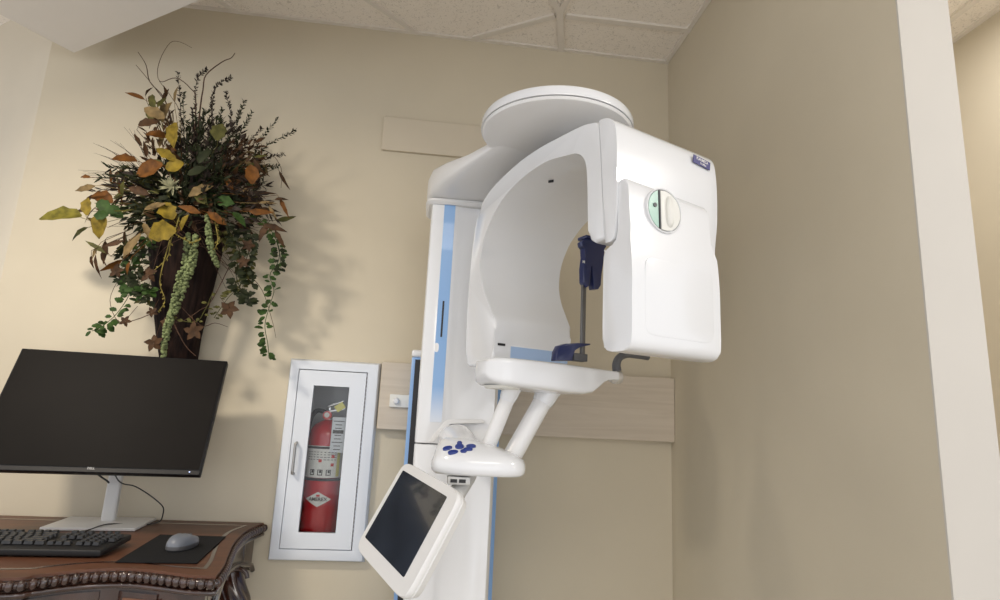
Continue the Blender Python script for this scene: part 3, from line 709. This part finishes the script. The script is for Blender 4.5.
bm = bmesh.new(); loft(bm, [rrect(D(-.027, .006, .002), wu, wz, .0045, .0045, 2, 20), rrect(D(-.027, .006, .0045), wu, wz, .0045, .0045, 2, 20)]); mk('screw', bm, DGREY, win)
# badge
bc = onP(701.5, 162.5, L(-.044, 0, 0), av); bn = (av+Z*.12).normalized(); bu = (onP(710, 167.2, L(-.044, 0, 0), av)-onP(693.5, 158.6, L(-.044, 0, 0), av)).normalized(); bn = (av - bu*av.dot(bu)).normalized(); bv = bn.cross(bu); bv = bv if bv.z > 0 else -bv
hwb = (onP(710.3, 166, L(-.044, 0, 0), av)-onP(693.5, 159.5, L(-.044, 0, 0), av)).length/2
bm = bmesh.new(); add_box(bm, bc+bn*.0005, (hwb, .0095, .0012), (bu, bv, bn), .0006, 1); bad = mk('badge', bm, mat('badge_navy', (.04, .04, .18), .3, coat=.4), shell)
mk('lettering', text_bm('PLANMECA', .0098, lambda x, y: bc + bu*x*.72 + bv*(y+.0035) + bn*.0020, .0002), PAPER, bad, smooth=False)
mk('lettering', text_bm('ProMax', .0075, lambda x, y: bc + bu*(x*.8+.004) + bv*(y-.0045) + bn*.0020, .0001), PAPER, bad, smooth=False)
# slots, blue band, seams of the rear leg
bm = bmesh.new()
for i in range(14):
    w0, w1 = .05+(WR-.062)*i/14, .05+(WR-.062)*(i+1)/14
    bm.faces.new([bm.verts.new(L(-.5158+.0, w, z)) for w, z in ((w0, 1.332), (w1, 1.332), (w1, 1.362), (w0, 1.362))])
mk('blue_band', bm, mat('blue_band_light', (.38, .53, .78), .35, coat=.3), arm, smooth=False)
c = onP(501.5, 344.5, L(-.515, 0, 0), av); bm = bmesh.new(); add_box(bm, c, (.011, .003, .001), (wv, Z, av)); mk('sensor_slot', bm, BLACK, arm)
c = onZ(551, 181, 1.7815); bm = bmesh.new(); add_box(bm, c, (.007, .0012, .004), ((av*.8+wv*.6).normalized(), (wv*.8-av*.6).normalized(), Z)); mk('arm_slot', bm, BLACK, arm)

# patient support table, in line with the C-arm's width
S0 = -.33
def TW(x, y, s=S0): p = onP(x, y, L(s, 0, 0), av); return (p-K).dot(wv), p.z
wl, zl = TW(481, 372); wr_, zr = TW(611, 371)
ztop = TW(490, 358)[1]; zr0 = TW(620, 383)[1]; zr1 = TW(620, 372)[1]; zb1 = TW(530, 390.5)[1]
bm = bmesh.new(); rings = []
H = ztop-zb1
for t, hs, drop, kb_ in ((0, .020, .010, .60), (.008, .032, .005, .72), (.03, .046, .002, .84), (.07, .058, 0, .92), (.13, .066, 0, .96), (.24, .070, 0, 1.0), (.40, .070, 0, 1.03), (.55, .066, 0, 1.05), (.66, .060, 0, 1.04), (.74, .054, 0, .96), (.80, .048, 0, .76), (.85, .042, 0, .56), (.90, .036, 0, .44), (.95, .033, 0, .40), (1.0, .030, 0, .38)):
    w = wl+(wr_-wl)*t; top = ztop-.003*t-drop; bot = ztop-H*kb_
    rings.append(rrect(L(S0, w, (top+bot)/2), av, Z, hs, (top-bot)/2, 7, 48))
loft(bm, rings); tab = mk('patient_table', bm, WHITE, xr, angle=50)
bm = bmesh.new(); loft(bm, [rrect(L(S0, wl+.055, ztop-H*.93), av, wv, .040, .040, 2.4, 32), rrect(L(S0, wl+.055, ztop-H*.93-.006), av, wv, .035, .035, 2.4, 32)]); mk('underside_plug', bm, CREAM, tab)
# knob and lever at the table's end
kn = L(S0, wr_, (zr0+zr1)/2); bm = bmesh.new(); lathe(bm, [(0, -.003), (.013, -.003), (.014, .004), (.012, .005), (.0165, .008), (.0175, .016), (.0165, .024), (.010, .026), (0, .026)], kn+wv*.002, wv, 28); mk('end_knob', bm, STEEL, tab)
bm = bmesh.new()
lv = [onP(x, y, L(S0-.0, 0, 0), av) for x, y in ((617, 371), (616.5, 364), (619.5, 357.5), (627, 354.5), (637, 355.5), (648, 357.5))]
tube(bm, lv, lambda t: .0125-.0045*t, 14, 4, .9); mk('bite_lever', bm, DGREY, tab, label='dark grey hooked lever')
# chin rest
def T3(x, y, s=S0): return onP(x, y, L(s, 0, 0), av)
cb, ct = T3(561, 360), T3(561, 345); bm = bmesh.new()
pr = [T3(x, y) for x, y in ((553, 361), (554, 352), (557, 346), (563, 344), (575, 343.5), (587, 344), (587, 345.5), (577, 347.5), (571, 350), (569, 356), (569, 361))]
prism(bm, [((p-K).dot(wv), p.z) for p in pr], K, wv, Z, av, S0-.010, S0+.014, .003, 2); mk('chin_rest', bm, NAVY, tab)
a, b = T3(571, 353), T3(584.5, 362); bm = bmesh.new(); add_box(bm, (a+b)/2, ((b-a).dot(wv)/2, .012, (a.z-b.z)/2), (wv, av, Z), .001); mk('rod_socket', bm, DGREY, tab)
a, b = T3(583.5, 278), T3(582, 356); bm = bmesh.new(); add_box(bm, (a+b)/2, (.0048, .004, (a.z-b.z)/2+.005), (wv, av, Z), .001); add_box(bm, (a+b)/2+wv*.0055, (.0012, .003, (a.z-b.z)/2+.003), (wv, av, Z), 0); rod = mk('support_rod', bm, mat('rod_grey', (.16, .155, .15), .35, metal=.6), tab)
# head support, navy
hs = bmesh.new()
pr = [T3(x, y) for x, y in ((579, 247), (578.5, 243), (582, 240), (597, 236.5), (603, 237), (603, 248), (600.5, 250), (600, 262), (598, 275), (597.5, 286), (595, 290), (590.5, 290), (589.5, 286), (589.5, 267), (587.5, 266), (586, 286), (584, 288), (580.5, 283), (580.5, 270), (582, 258), (582, 249))]
prism(hs, [((p-K).dot(wv), p.z) for p in pr], K, wv, Z, av, S0-.006, S0+.014, .0018, 2)
hsu = mk('head_support', hs, NAVY, tab, angle=30)
c = T3(583.5, 262, S0+.0145); mk('marking', text_bm('M', .010, lambda x, y: c+wv*x+Z*y+av*.001, .0003), PAPER, hsu, smooth=False)
bm = bmesh.new(); pa, pb = T3(583, 243), T3(604, 241); add_box(bm, (pa+pb)/2+Z*.004, ((pb-pa).dot(wv)/2+.004, .018, .004), (wv, av, Z), .002); mk('support_bracket', bm, NAVY, hsu)

# grip tubes between table and control pad
for (x1, y1, x2, y2, rr_) in ((512, 388, 487, 450, .0165), (549, 390, 510, 460, .0215)):
    p1 = T3(x1, y1, S0-.02); p2 = onY(x2, y2, 1.38); d_ = (p2-p1)
    bm = bmesh.new(); tube(bm, [p1, p1+d_*.25, p1+d_*.251, p2], rr_, 24); hnd = mk('grip_tube', bm, WHITE2, xr)
    bm = bmesh.new(); tube(bm, [p1-d_*.02, p1+d_*.02, p1+d_*.12, p1+d_*.17, p1+d_*.2], lambda t: rr_*(1.35-.3*t), 24); mk('collar', bm, WHITE, hnd)

# control pad
pc = onY(478, 465, 1.36); zbo, zri = onY(478, 476, 1.30).z, onY(478, 458, 1.30).z
def pring(k, z, shx=0, shy=0):
    out = []
    for i in range(48):
        t = 2*math.pi*i/48; c, s = math.cos(t), math.sin(t); ex = 2/2.8
        hx = .103; hy = .075*(1+.12*c)
        out.append(V((pc.x+shx+hx*k*math.copysign(abs(c)**ex, c), pc.y+shy+hy*k*math.copysign(abs(s)**ex, s), z)))
    return out
bm = bmesh.new(); hz_ = zri-zbo
loft(bm, [pring(.55, zbo-.002), pring(.93, zbo), pring(.985, zbo+.006), pring(1, zbo+.014), pring(.99, zri-.012), pring(.95, zri-.002), pring(.87, zri+.008, -.006, .003), pring(.70, zri+.019, -.020, .010), pring(.48, zri+.030, -.036, .016), pring(.24, zri+.037, -.048, .020)])
from mathutils.bvhtree import BVHTree
bmesh.ops.triangulate(bm, faces=bm.faces); PADT = BVHTree.FromBMesh(bm)
pad = mk('control_pad', bm, WHITE, xr, angle=60)
def dome(px, py):       # point on the pad's sloping top seen at this direction
    h, n, i, d_ = PADT.ray_cast(CAM, ray(px, py).normalized())
    if h is None: h, n = V((pc.x, pc.y, zri)), Z
    n = (n if n.z > 0 else -n); n = (n+V((-.1, -.4, .5))).normalized(); return h, n
for k, (px, py, rx, ry) in enumerate(((459.5, 446.8, .0095, .0075), (447.5, 448.5, .0105, .0055), (471, 446.5, .0105, .0055), (468, 449.6, .010, .0045), (453, 452.3, .011, .0050), (463.5, 451.5, .007, .0045), (459.5, 443.2, .0055, .0045))):
    c, n = dome(px, py); ex = V((1, 0, 0)); ex = (ex-n*ex.dot(n)).normalized(); ey = n.cross(ex)
    bm = bmesh.new(); loft(bm, [rrect(c-n*.006, ex, ey, rx, ry*1.2, 2.3, 20), rrect(c+n*.0018, ex, ey, rx, ry*1.2, 2.3, 20), rrect(c+n*.003, ex, ey, rx*.85, ry, 2.3, 20)]); mk('button', bm, mat('button_blue', (.012, .035, .22), .3, coat=.3), pad)
# arm joining pad to column
bm = bmesh.new()
a0, a1 = onY(455, 436, 1.80), V((pc.x-.0, pc.y+.02, zri+.005))
tube(bm, [V((a0.x, 1.84, a0.z)), V((a0.x, 1.75, a0.z)), V((a0.x+.0, 1.65, a0.z+.003)), V((pc.x-.02, 1.52, zri+.012)), a1], lambda t: .052-.018*t, 24, 4, .7); mk('support_arm', bm, WHITE, xr, angle=60)
zr_ = [onY(x, y, yf+.003) for x, y in ((429, 442), (432, 436), (445, 421), (449, 419.5), (482, 419.5), (484, 421), (484, 423), (450, 423.5), (436, 438), (434, 442))]
bm = bmesh.new(); prism(bm, [(p.x, p.z) for p in zr_], (0, 0, 0), X, Z, Y_, yf-.004, yf+.012, .001, 1); mk('arm_surround', bm, WHITE2, xr)

# touch panel
tu, tv = V((.39, -.914, -.114)).normalized(), V((-.443, -.078, -.893)); tv = (tv-tu*tv.dot(tu)).normalized(); tn = tv.cross(tu); tn = tn if tn.y < 0 else -tn
tc = V((-.027, 1.25, .973)); TWd, THt = .115, .0765
bm = bmesh.new(); loft(bm, [rrect(tc+tn*h+tu*.010+tv*.005, tu, tv, (TWd+.030)*k, (THt+.024)*k, 10, 64) for h, k in ((-.030, .86), (-.027, .93), (-.012, .988), (-.0095, .978), (-.009, .99), (-.004, 1.0), (.001, .997), (.003, .985))])
tp = mk('touch_panel', bm, WHITE2, xr, angle=40)
bm = bmesh.new(); loft(bm, [rrect(tc+tn*h, tu, tv, TWd, THt, 60, 64) for h in (.001, .0036)]); mk('screen', bm, TOUCH, tp, angle=30, label='dark glossy screen')
bm = bmesh.new(); p1 = tc - tn*.03 + tu*-.01 - tv*.04; p2 = V((pc.x-.02, pc.y+.01, zbo+.006)); tube(bm, [p1, p1-tn*.05, (p1-tn*.05+p2)/2-Z*.004, p2-Z*.012, p2], .019, 18, 4); mk('panel_mount', bm, mat('mount_grey', (.55, .55, .54), .4), xr)
c = onY(459, 481, 1.30); bm = bmesh.new(); add_box(bm, c+V((0, .02, 0)), (.024, .02, .008), (X, Y_, Z), .003); pt = mk('port_block', bm, mat('mount_grey', (0, 0, 0)), xr)
bm = bmesh.new()
for dx in (-.011, .007): add_box(bm, c+V((dx, -.0005, 0)), (.007, .0008, .0035))
mk('port', bm, BLACK, pt, smooth=False)

# ------------------------------------------------------------------ wall vase with dried and artificial plants
random.seed(11)
pb_ = onY(172, 330, 2.1)
pl = empty('wall_vase_arrangement', (pb_.x, 2.19, 1.3), 'dark cone vase on the wall full of autumn leaves, twigs and trailing ivy', 'floral arrangement')
VY = 2.105
va = [onY(x, y, VY) for x, y in ((147, 222), (228, 222), (149, 245), (222, 245), (155, 335), (198, 335), (158, 372), (191, 372))]
bm = bmesh.new(); rings = []
for i in range(0, 8, 2):
    l, r = va[i], va[i+1]; cxx = (l.x+r.x)/2; rx = (r.x-l.x)/2; z = (l.z+r.z)/2; ry = min(rx, .085)
    ring = []
    for k in range(72):
        t = 2*math.pi*k/72; rb = 1+.025*math.cos(24*t)
        ring.append(V((cxx+rx*rb*math.cos(t), 2.19-ry*.98+ry*rb*math.sin(t), z)))
    rings.append(ring)
cc = rings[-1]; mid = sum(cc, V())/72; rings.append([mid+(p-mid)*.3+V((0, 0, -.03)) for p in cc])
loft(bm, rings, True); mk('cone_vase', bm, WICK, pl, angle=80)

def leaf(bm, c, d, n, ln, wd, curl=.15, shape='oval', cup=.12):
    """leaf from base c along d"""
    d = V(d).normalized(); n = V(n); x = d.cross(n)
    if x.length < 1e-3: x = d.orthogonal()
    x.normalize(); n = x.cross(d); N = 7; rows = []
    for i in range(N):
        t = i/(N-1)
        if shape == 'oval': w = math.sin(math.pi*min(1, t*.97+.03))**.7
        elif shape == 'lance': w = math.sin(math.pi*t**.8)*1.0
        elif shape == 'ivy': w = (0.15, .75, .55, 1, .6, .42, 0)[i]
        elif shape == 'star': w = (0.2, 1, .45, .95, .4, .3, 0)[i]
        else: w = 1-t
        w = max(w, .02)*wd/2*(1+.14*math.sin(t*17+c.x*90)); p = c + d*(ln*t) - n*(curl*ln*t*t) + x*(wd*.10*math.sin(t*3.1+c.z*70))
        rows.append([bm.verts.new(p - x*w + n*cup*w), bm.verts.new(p), bm.verts.new(p + x*w + n*cup*w)])
    for a, b in zip(rows, rows[1:]):
        bm.faces.new((a[0], a[1], b[1], b[0])); bm.faces.new((a[1], a[2], b[2], b[1]))
def lm(name, c): return mat(name, [q*.72 for q in c], .6, noise=.45, nscale=45, spec=.15)
G1, G2, G3 = lm('leaf_dark_green', (.022, .028, .010)), lm('leaf_green', (.042, .085, .018)), lm('leaf_olive', (.10, .095, .025))
YL, OR, BR, TN = lm('leaf_yellow', (.235, .165, .018)), lm('leaf_orange', (.155, .058, .009)), lm('leaf_brown', (.070, .034, .014)), lm('leaf_tan', (.22, .15, .065))
PG = lm('bloom_pale_green', (.21, .25, .11)); TW_ = lm('twig_brown', (.10, .055, .035)); TWD = lm('twig_dark', (.035, .024, .018)); YV = lm('vine_yellow', (.30, .24, .06))
def rv(a=1): return V((random.uniform(-a, a), random.uniform(-a, a), random.uniform(-a, a)))
def PY(x, y, yy): return onY(x, y, min(yy, 2.17))
VY0 = 2.06
# bare twigs
for pts, r in (([(185, 205, 2.08), (176, 140, 2.06), (165, 100, 2.05), (150, 82, 2.06), (146, 65, 2.07), (138, 52, 2.08)], .0026),
               ([(183, 200, 2.05), (170, 115, 2.04), (158, 92, 2.03), (136, 65, 2.02)], .0024),
               ([(190, 200, 2.07), (200, 110, 2.05), (203, 90, 2.05), (206, 75, 2.04), (222, 62, 2.03), (231, 58, 2.03), (235, 53, 2.03)], .0028),
               ([(188, 190, 2.05), (182, 120, 2.06), (170, 95, 2.06), (158, 78, 2.05), (160, 60, 2.06), (170, 43, 2.08), (180, 42, 2.09), (192, 48, 2.1)], .0014),
               ([(190, 190, 2.03), (196, 105, 2.02), (190, 88, 2.02), (176, 78, 2.02), (162, 82, 2.02), (158, 78, 2.02)], .0022),
               ([(200, 190, 2.0), (240, 150, 2.0), (268, 152, 2.0), (281, 168, 2.0), (281, 188, 2.01)], .0018),
               ([(160, 310, 2.04), (135, 320, 2.03), (118, 321, 2.02), (110, 300, 2.04), (118, 280, 2.05)], .0016),
               ([(175, 300, 2.0), (200, 325, 2.0), (215, 323, 2.0), (228, 327, 2.01)], .0018),
               ([(235, 255, 2.02), (212, 300, 2.0), (200, 310, 2.0), (180, 322, 2.0), (165, 318, 2.0)], .0017),
               ([(245, 270, 2.04), (262, 290, 2.03), (272, 320, 2.04), (276, 338, 2.04)], .0013),
               ([(172, 320, 1.99), (185, 345, 2.0), (196, 356, 2.0)], .0022)):
    bm = bmesh.new(); tube(bm, [PY(*p) for p in pts], lambda t, r=r: r*(1-.6*t), 6, 4); mk('twig', bm, TW_, pl)
# spiky sprays: stem with small leaves or buds
def spray(name, m, pts, n, ln, wd, spread=.6, r=.0013, shape='lance', t0=.25):
    bm = bmesh.new(); path = crom([PY(*p) for p in pts], 6); tube(bm, path, lambda t: r*(1.15-.7*t), 5)
    for i in range(n):
        f = (t0+(1-t0)*i/n)*(len(path)-1); k = min(int(f), len(path)-2); p = path[k].lerp(path[k+1], f-k); d = (path[k+1]-path[k]).normalized()
        sd = rv().cross(d).normalized(); dd = (d*(1-spread)+sd*spread).normalized(); s = random.uniform(.7, 1.2)
        leaf(bm, p, dd, rv(), ln*s, wd*s, .1, shape)
    return mk(name, bm, m, pl, angle=80)
O = (188, 205)
for tip, mid, m, yy in (((178, 72), (181, 120), TWD, 2.05), ((183, 92), (184, 130), G1, 2.03), ((207, 69), (196, 85), TWD, 2.05), ((231, 77), (212, 95), TWD, 2.03),
                        ((213, 97), (212, 140), TWD, 2.0), ((226, 92), (232, 125), TWD, 2.04), ((245, 100), (236, 132), G1, 2.02), ((278, 118), (255, 150), G1, 2.01),
                        ((296, 130), (260, 152), G1, 1.99), ((284, 154), (255, 163), TWD, 1.98), ((279, 166), (250, 172), G1, 1.97), ((205, 110), (200, 140), G1, 1.98), ((193, 108), (192, 145), TWD, 2.06),
                        ((222, 108), (215, 140), G1, 1.97), ((240, 112), (226, 145), TWD, 2.08), ((262, 128), (240, 155), TWD, 2.06), ((252, 112), (238, 140), G1, 2.0),
                        ((231, 135), (220, 160), G1, 1.94), ((210, 125), (204, 160), TWD, 1.93), ((188, 120), (187, 160), G1, 1.94)):
    spray('flower_spike', m, [(O[0]+random.uniform(-8, 8), O[1], 2.05), (mid[0], (mid[1]+O[1])/2+8, yy), (*mid, yy), (*tip, yy-.01)], 130, .0125, .0045, .6)
# fine grass blades on the left
for tip in ((93, 143), (94, 153), (78, 170), (82, 174), (124, 127), (110, 140), (88, 178), (100, 186)):
    bm = bmesh.new(); y0 = random.uniform(1.97, 2.08)
    for k in range(3): tube(bm, [PY(165, 190+k*3, 2.04), PY((tip[0]+165)/2, (tip[1]+190)/2-6+k*2, y0), PY(tip[0]+k*5, tip[1]+k*1.5, y0-.02)], lambda t: .0013*(1-.75*t), 5, 4)
    mk('grass_blade', bm, TWD, pl)
# feathery dark fronds radiating left, right and down
for tip, m in (((100, 178), G1), ((92, 192), TWD), ((108, 168), G1), ((118, 200), G1), ((105, 212), TWD), ((128, 225), G1), ((132, 180), G1), ((112, 186), G1),
               ((262, 195), TWD), ((270, 205), TWD), ((277, 218), TWD), ((258, 215), G1), ((248, 190), G1), ((250, 225), G1), ((232, 232), G1), ((215, 200), G1), ((268, 186), TWD), ((140, 232), G1), ((240, 205), G2), ((150, 215), G1), ((225, 180), G1), ((255, 178), TWD)):
    y0 = random.uniform(1.93, 2.05); mx = (O[0]+tip[0])/2; my = (O[1]-12+tip[1])/2-8
    spray('fern_frond', m, [(O[0], 200, 2.03), (mx, my, y0), (*tip, y0-.01)], 46, .030, .0062, .45, .0015, 'lance', .2)
# dense leafy middle
for k, (cx_, cy_, rx, ry, m, n, s) in enumerate(((185, 190, 38, 22, G1, 120, .034), (200, 165, 34, 26, TWD, 110, .030), (170, 175, 28, 24, BR, 60, .032), (215, 185, 32, 22, G1, 110, .034), (150, 195, 30, 20, G3, 60, .034), (190, 212, 36, 14, BR, 60, .038), (232, 170, 24, 26, BR, 60, .03), (195, 150, 26, 22, G1, 80, .026), (205, 205, 40, 16, G1, 80, .036), (235, 212, 22, 20, TWD, 60, .034), (150, 215, 24, 16, G1, 60, .034), (215, 148, 30, 28, TWD, 150, .024), (243, 162, 24, 24, BR, 110, .024), (165, 140, 20, 26, BR, 60, .026), (205, 135, 18, 24, G1, 90, .022), (185, 172, 30, 14, G1, 80, .03), (225, 195, 34, 18, BR, 60, .036), (140, 185, 26, 14, TWD, 70, .032))):
    bm = bmesh.new()
    for i in range(int(n*1.7)):
        a = random.uniform(0, 6.283); q = math.sqrt(random.random()); px, py = cx_+rx*q*math.cos(a), cy_+ry*q*math.sin(a)
        c = PY(px, py, random.uniform(1.95, 2.13)); d = V((px-188, 0, 205-py)).normalized()*1.0 + rv(.8) + V((0, -.3, 0)); ln = s*random.uniform(.6, 1.3)
        leaf(bm, c, d, rv()+V((0, -1, 0)), ln, ln*random.uniform(.22, .4), .25, 'lance')
    mk('foliage', bm, m, pl, angle=80)
# large coloured leaves: px centre, length px, width px, angle deg (direction in picture sense), colour
YO = lm('leaf_olive_yellow', (.19, .165, .025))
big = [(57, 213, 40, 22, 175, YO), (86, 205, 20, 11, 95, YL), (100, 197, 24, 15, 160, OR), (98, 225, 26, 19, 260, YL), (123, 159, 25, 15, 180, OR), (147, 168, 28, 20, 200, OR), (153, 112, 24, 13, 150, TN),
       (166, 110, 26, 16, 80, TN), (172, 134, 28, 18, 260, YL), (156, 134, 26, 11, 175, OR), (165, 152, 26, 11, 150, YL), (173, 165, 19, 18, 200, YL), (152, 100, 18, 9, 120, G3), (148, 122, 20, 12, 30, BR),
       (220, 131, 20, 16, 80, G3), (251, 173, 22, 15, 100, OR), (168, 209, 22, 18, 120, YL), (160, 233, 28, 22, 200, YL), (188, 209, 24, 8, 170, OR), (218, 218, 26, 9, 335, OR), (201, 190, 26, 10, 30, TN), (200, 196, 22, 12, 320, G3),
       (243, 190, 24, 7, 30, TN), (228, 182, 18, 7, 130, OR), (155, 205, 22, 9, 30, TN), (130, 246, 30, 9, 245, TN), (148, 232, 22, 7, 300, TN), (104, 252, 24, 6, 280, BR), (94, 246, 24, 5, 150, G3), (275, 228, 26, 7, 350, BR), (262, 232, 22, 8, 250, BR), (137, 190, 22, 9, 160, BR), (112, 243, 20, 6, 200, BR),
       (205, 155, 20, 10, 60, G1), (208, 163, 22, 12, 340, G1), (195, 170, 20, 12, 200, G1), (238, 150, 16, 9, 40, BR), (213, 195, 22, 12, 20, G2), (105, 207, 20, 14, 340, G2), (225, 202, 20, 12, 350, G2), (240, 218, 20, 9, 330, G2), (117, 212, 18, 12, 330, G2), (183, 222, 18, 8, 250, YL), (100, 215, 14, 10, 180, G2)]
for px, py, lpx, wpx, ang, m in big:
    a = math.radians(ang); yy = random.uniform(1.90, 1.97); k = yy/600*1.03
    d = V((math.cos(a), -.15, math.sin(a))); dn = d.normalized(); c = PY(px, py, yy) - dn*lpx*k/2
    bm = bmesh.new(); leaf(bm, c, dn, V((random.uniform(-.6, .6), -1, random.uniform(-.3, .7))), lpx*k*.92, wpx*k*.9, random.uniform(.1, .35), 'oval' if wpx > 8 else 'lance', random.uniform(.1, .5))
    tube(bm, [c, c-dn*.012-V((0, -.01, 0)), c.lerp(PY(188, 205, 2.04), .25)], .0009, 5); mk('leaf', bm, m, pl, angle=80)
# drooping willow-like brown leaves round the rim, and thin curling stems
for k in range(74):
    if k < 26: px, py, ang = random.uniform(84, 130), random.uniform(168, 262), random.uniform(150, 285)
    elif k < 56: px, py, ang = random.uniform(228, 280), random.uniform(140, 240), random.uniform(-75, 50)
    else: px, py, ang = random.uniform(140, 178), random.uniform(96, 165), random.uniform(60, 190)
    if k < 26: px += (py-215)**2*.004
    a = math.radians(ang); yy = random.uniform(1.93, 2.03); d = V((math.cos(a), random.uniform(-.4, .3), math.sin(a))).normalized(); c = PY(px, py, yy); ln = random.uniform(.04, .075)
    bm = bmesh.new(); leaf(bm, c, d, rv(.7)+V((0, -1, 0)), ln, ln*random.uniform(.16, .3), random.uniform(.2, .6), 'lance', .3)
    tube(bm, [c, c-d*.015, c.lerp(PY(188, 200, 2.04), .35)], .0009, 5); mk('leaf', bm, (BR, TN, BR, OR, G3)[k % 5], pl, angle=80)
for k in range(16):
    px, py = random.choice(((132, 262), (140, 290), (236, 262), (240, 290), (262, 215), (120, 215))); px += random.uniform(-14, 14); py += random.uniform(-16, 16)
    bm = bmesh.new(); pts = [PY(185+random.uniform(-20, 25), 225, 2.02)]
    for q in range(4): pts.append(pts[0].lerp(PY(px, py, 2.02), (q+1)/4)+rv(.014))
    tube(bm, pts, lambda t: .0012*(1.1-.6*t), 5, 5); mk('twig', bm, TW_, pl)
# pale star flower
bm = bmesh.new(); c = PY(172, 187, 1.93)
for k in range(22):
    a = k/22*6.283+random.uniform(-.1, .1); leaf(bm, c+V((0, -.002*(k % 3), 0)), V((math.cos(a), -.5-.3*(k % 3), math.sin(a))), V((0, -1, .3)), random.uniform(.026, .044), .009, .1, 'lance')
mk('star_flower', bm, lm('star_pale', (.34, .33, .20)), pl, angle=80)
# trailing amaranth
def amar(pts, n, r0):
    bm = bmesh.new(); path = crom([PY(*p) for p in pts], 8); tube(bm, path, .002, 6)
    for i in range(n):
        f = i/n*(len(path)-1); k = int(f); p = path[k].lerp(path[min(k+1, len(path)-1)], f-k); e = math.sin(math.pi*(.08+.9*i/n))**.5
        v_ = rv(); v_.y = v_.y*.8; ball(bm, p+v_.normalized()*r0*e, random.uniform(.0042, .0068), None, 4)
    mk('trailing_bloom', bm, PG, pl, angle=80)
amar([(196, 236, 1.97), (192, 262, 1.96), (184, 285, 1.97), (174, 310, 1.98), (167, 330, 1.99), (163, 358, 2.0)], 330, .0115)
amar([(188, 234, 1.98), (186, 258, 1.97), (178, 285, 1.97), (172, 308, 1.98)], 160, .0095)
amar([(207, 216, 1.96), (209, 235, 1.95), (212, 252, 1.96), (218, 266, 1.97)], 120, .0078)
# yellow vine
for pts in ([(180, 214, 1.96), (176, 228, 1.95), (171, 240, 1.95), (167, 258, 1.97), (152, 272, 1.99), (145, 277, 2.0)], [(170, 240, 1.96), (160, 280, 1.98), (165, 300, 1.99), (158, 312, 1.99)], [(215, 222, 1.96), (218, 240, 1.95), (214, 250, 1.96)], [(172, 232, 1.96), (190, 242, 1.95), (200, 240, 1.95)]):
    spray('yellow_vine', YV, pts, 16, .010, .006, .6, .0019, 'oval', .1)
# ivy
def ivy(pts, n, s, m, shape='oval'):
    bm = bmesh.new(); path = crom([PY(*p) for p in pts], 8); tube(bm, path, .0012, 5)
    for i in range(n):
        f = i/n*(len(path)-1); k = int(f); p = path[k].lerp(path[min(k+1, len(path)-1)], f-k)
        sd = V((random.choice((-1, 1))*random.uniform(.4, 1), random.uniform(-.6, .1), random.uniform(-.8, .3))).normalized()
        q = p+sd*.006; z = s*random.uniform(.7, 1.25); leaf(bm, q, sd, V((0, -1, .4))+rv(.5), z, z*.68, .15, shape)
    mk('ivy_vine', bm, m, pl, angle=80)
ivy([(258, 218, 1.99), (272, 232, 1.99), (279, 248, 2.0), (278, 262, 2.01), (270, 275, 2.02), (274, 290, 2.03), (270, 305, 2.04), (265, 325, 2.05), (268, 345, 2.05), (269, 358, 2.05)], 74, .0235, G2)
ivy([(275, 235, 2.0), (280, 255, 2.0), (281, 270, 2.0)], 20, .020, G1)
ivy([(150, 235, 2.0), (135, 255, 2.0), (128, 275, 2.0), (130, 292, 2.01), (118, 312, 2.03), (104, 325, 2.03), (92, 331, 2.03)], 60, .026, G2)
ivy([(140, 235, 2.02), (126, 250, 2.01), (122, 268, 2.0), (128, 285, 2.0)], 42, .030, G1, 'ivy')
ivy([(150, 245, 2.0), (138, 270, 1.99), (142, 288, 1.99), (150, 300, 2.0)], 40, .026, G1, 'ivy')
ivy([(130, 285, 2.0), (143, 292, 1.99), (152, 286, 1.99)], 24, .026, G2)
ivy([(230, 235, 1.99), (240, 252, 2.0), (236, 275, 2.01), (245, 298, 2.02), (250, 300, 2.03)], 46, .028, G1, 'ivy')
ivy([(245, 240, 2.0), (250, 262, 2.01), (240, 285, 2.02), (228, 298, 2.02), (214, 318, 2.03)], 40, .020, G3, 'ivy')
ivy([(170, 318, 1.99), (195, 322, 1.99), (205, 310, 1.99), (213, 292, 2.0)], 10, .016, G3)
ivy([(145, 238, 2.03), (132, 252, 2.03), (136, 275, 2.02), (146, 300, 2.02)], 46, .026, G3, 'ivy')
ivy([(222, 232, 2.02), (234, 250, 2.03), (244, 270, 2.03), (238, 292, 2.03)], 50, .027, G3, 'ivy')
ivy([(236, 228, 1.99), (252, 240, 2.0), (246, 262, 2.0), (252, 285, 2.02)], 44, .024, G1)
# brown star-shaped leaves
for px, py, s in ((229, 309, 20), (116, 271, 15), (148, 274, 18), (154, 343, 18), (194, 331, 20), (243, 262, 14), (165, 322, 10), (125, 321, 12), (248, 245, 14), (152, 312, 11)):
    bm = bmesh.new(); c = PY(px, py, 1.985); k = 2.0/600*s*.5; ph = random.random()*3
    for j in range(5):
        a = ph+j*1.2566; leaf(bm, c, V((math.cos(a), random.uniform(-.3, .2), math.sin(a))), V((0, -1, 0)), k, k*.6, .15, 'lance')
    tube(bm, [c, c.lerp(PY(185, 250, 2.05), .2)], .0008, 5)
    mk('star_leaf', bm, BR, pl, angle=80)
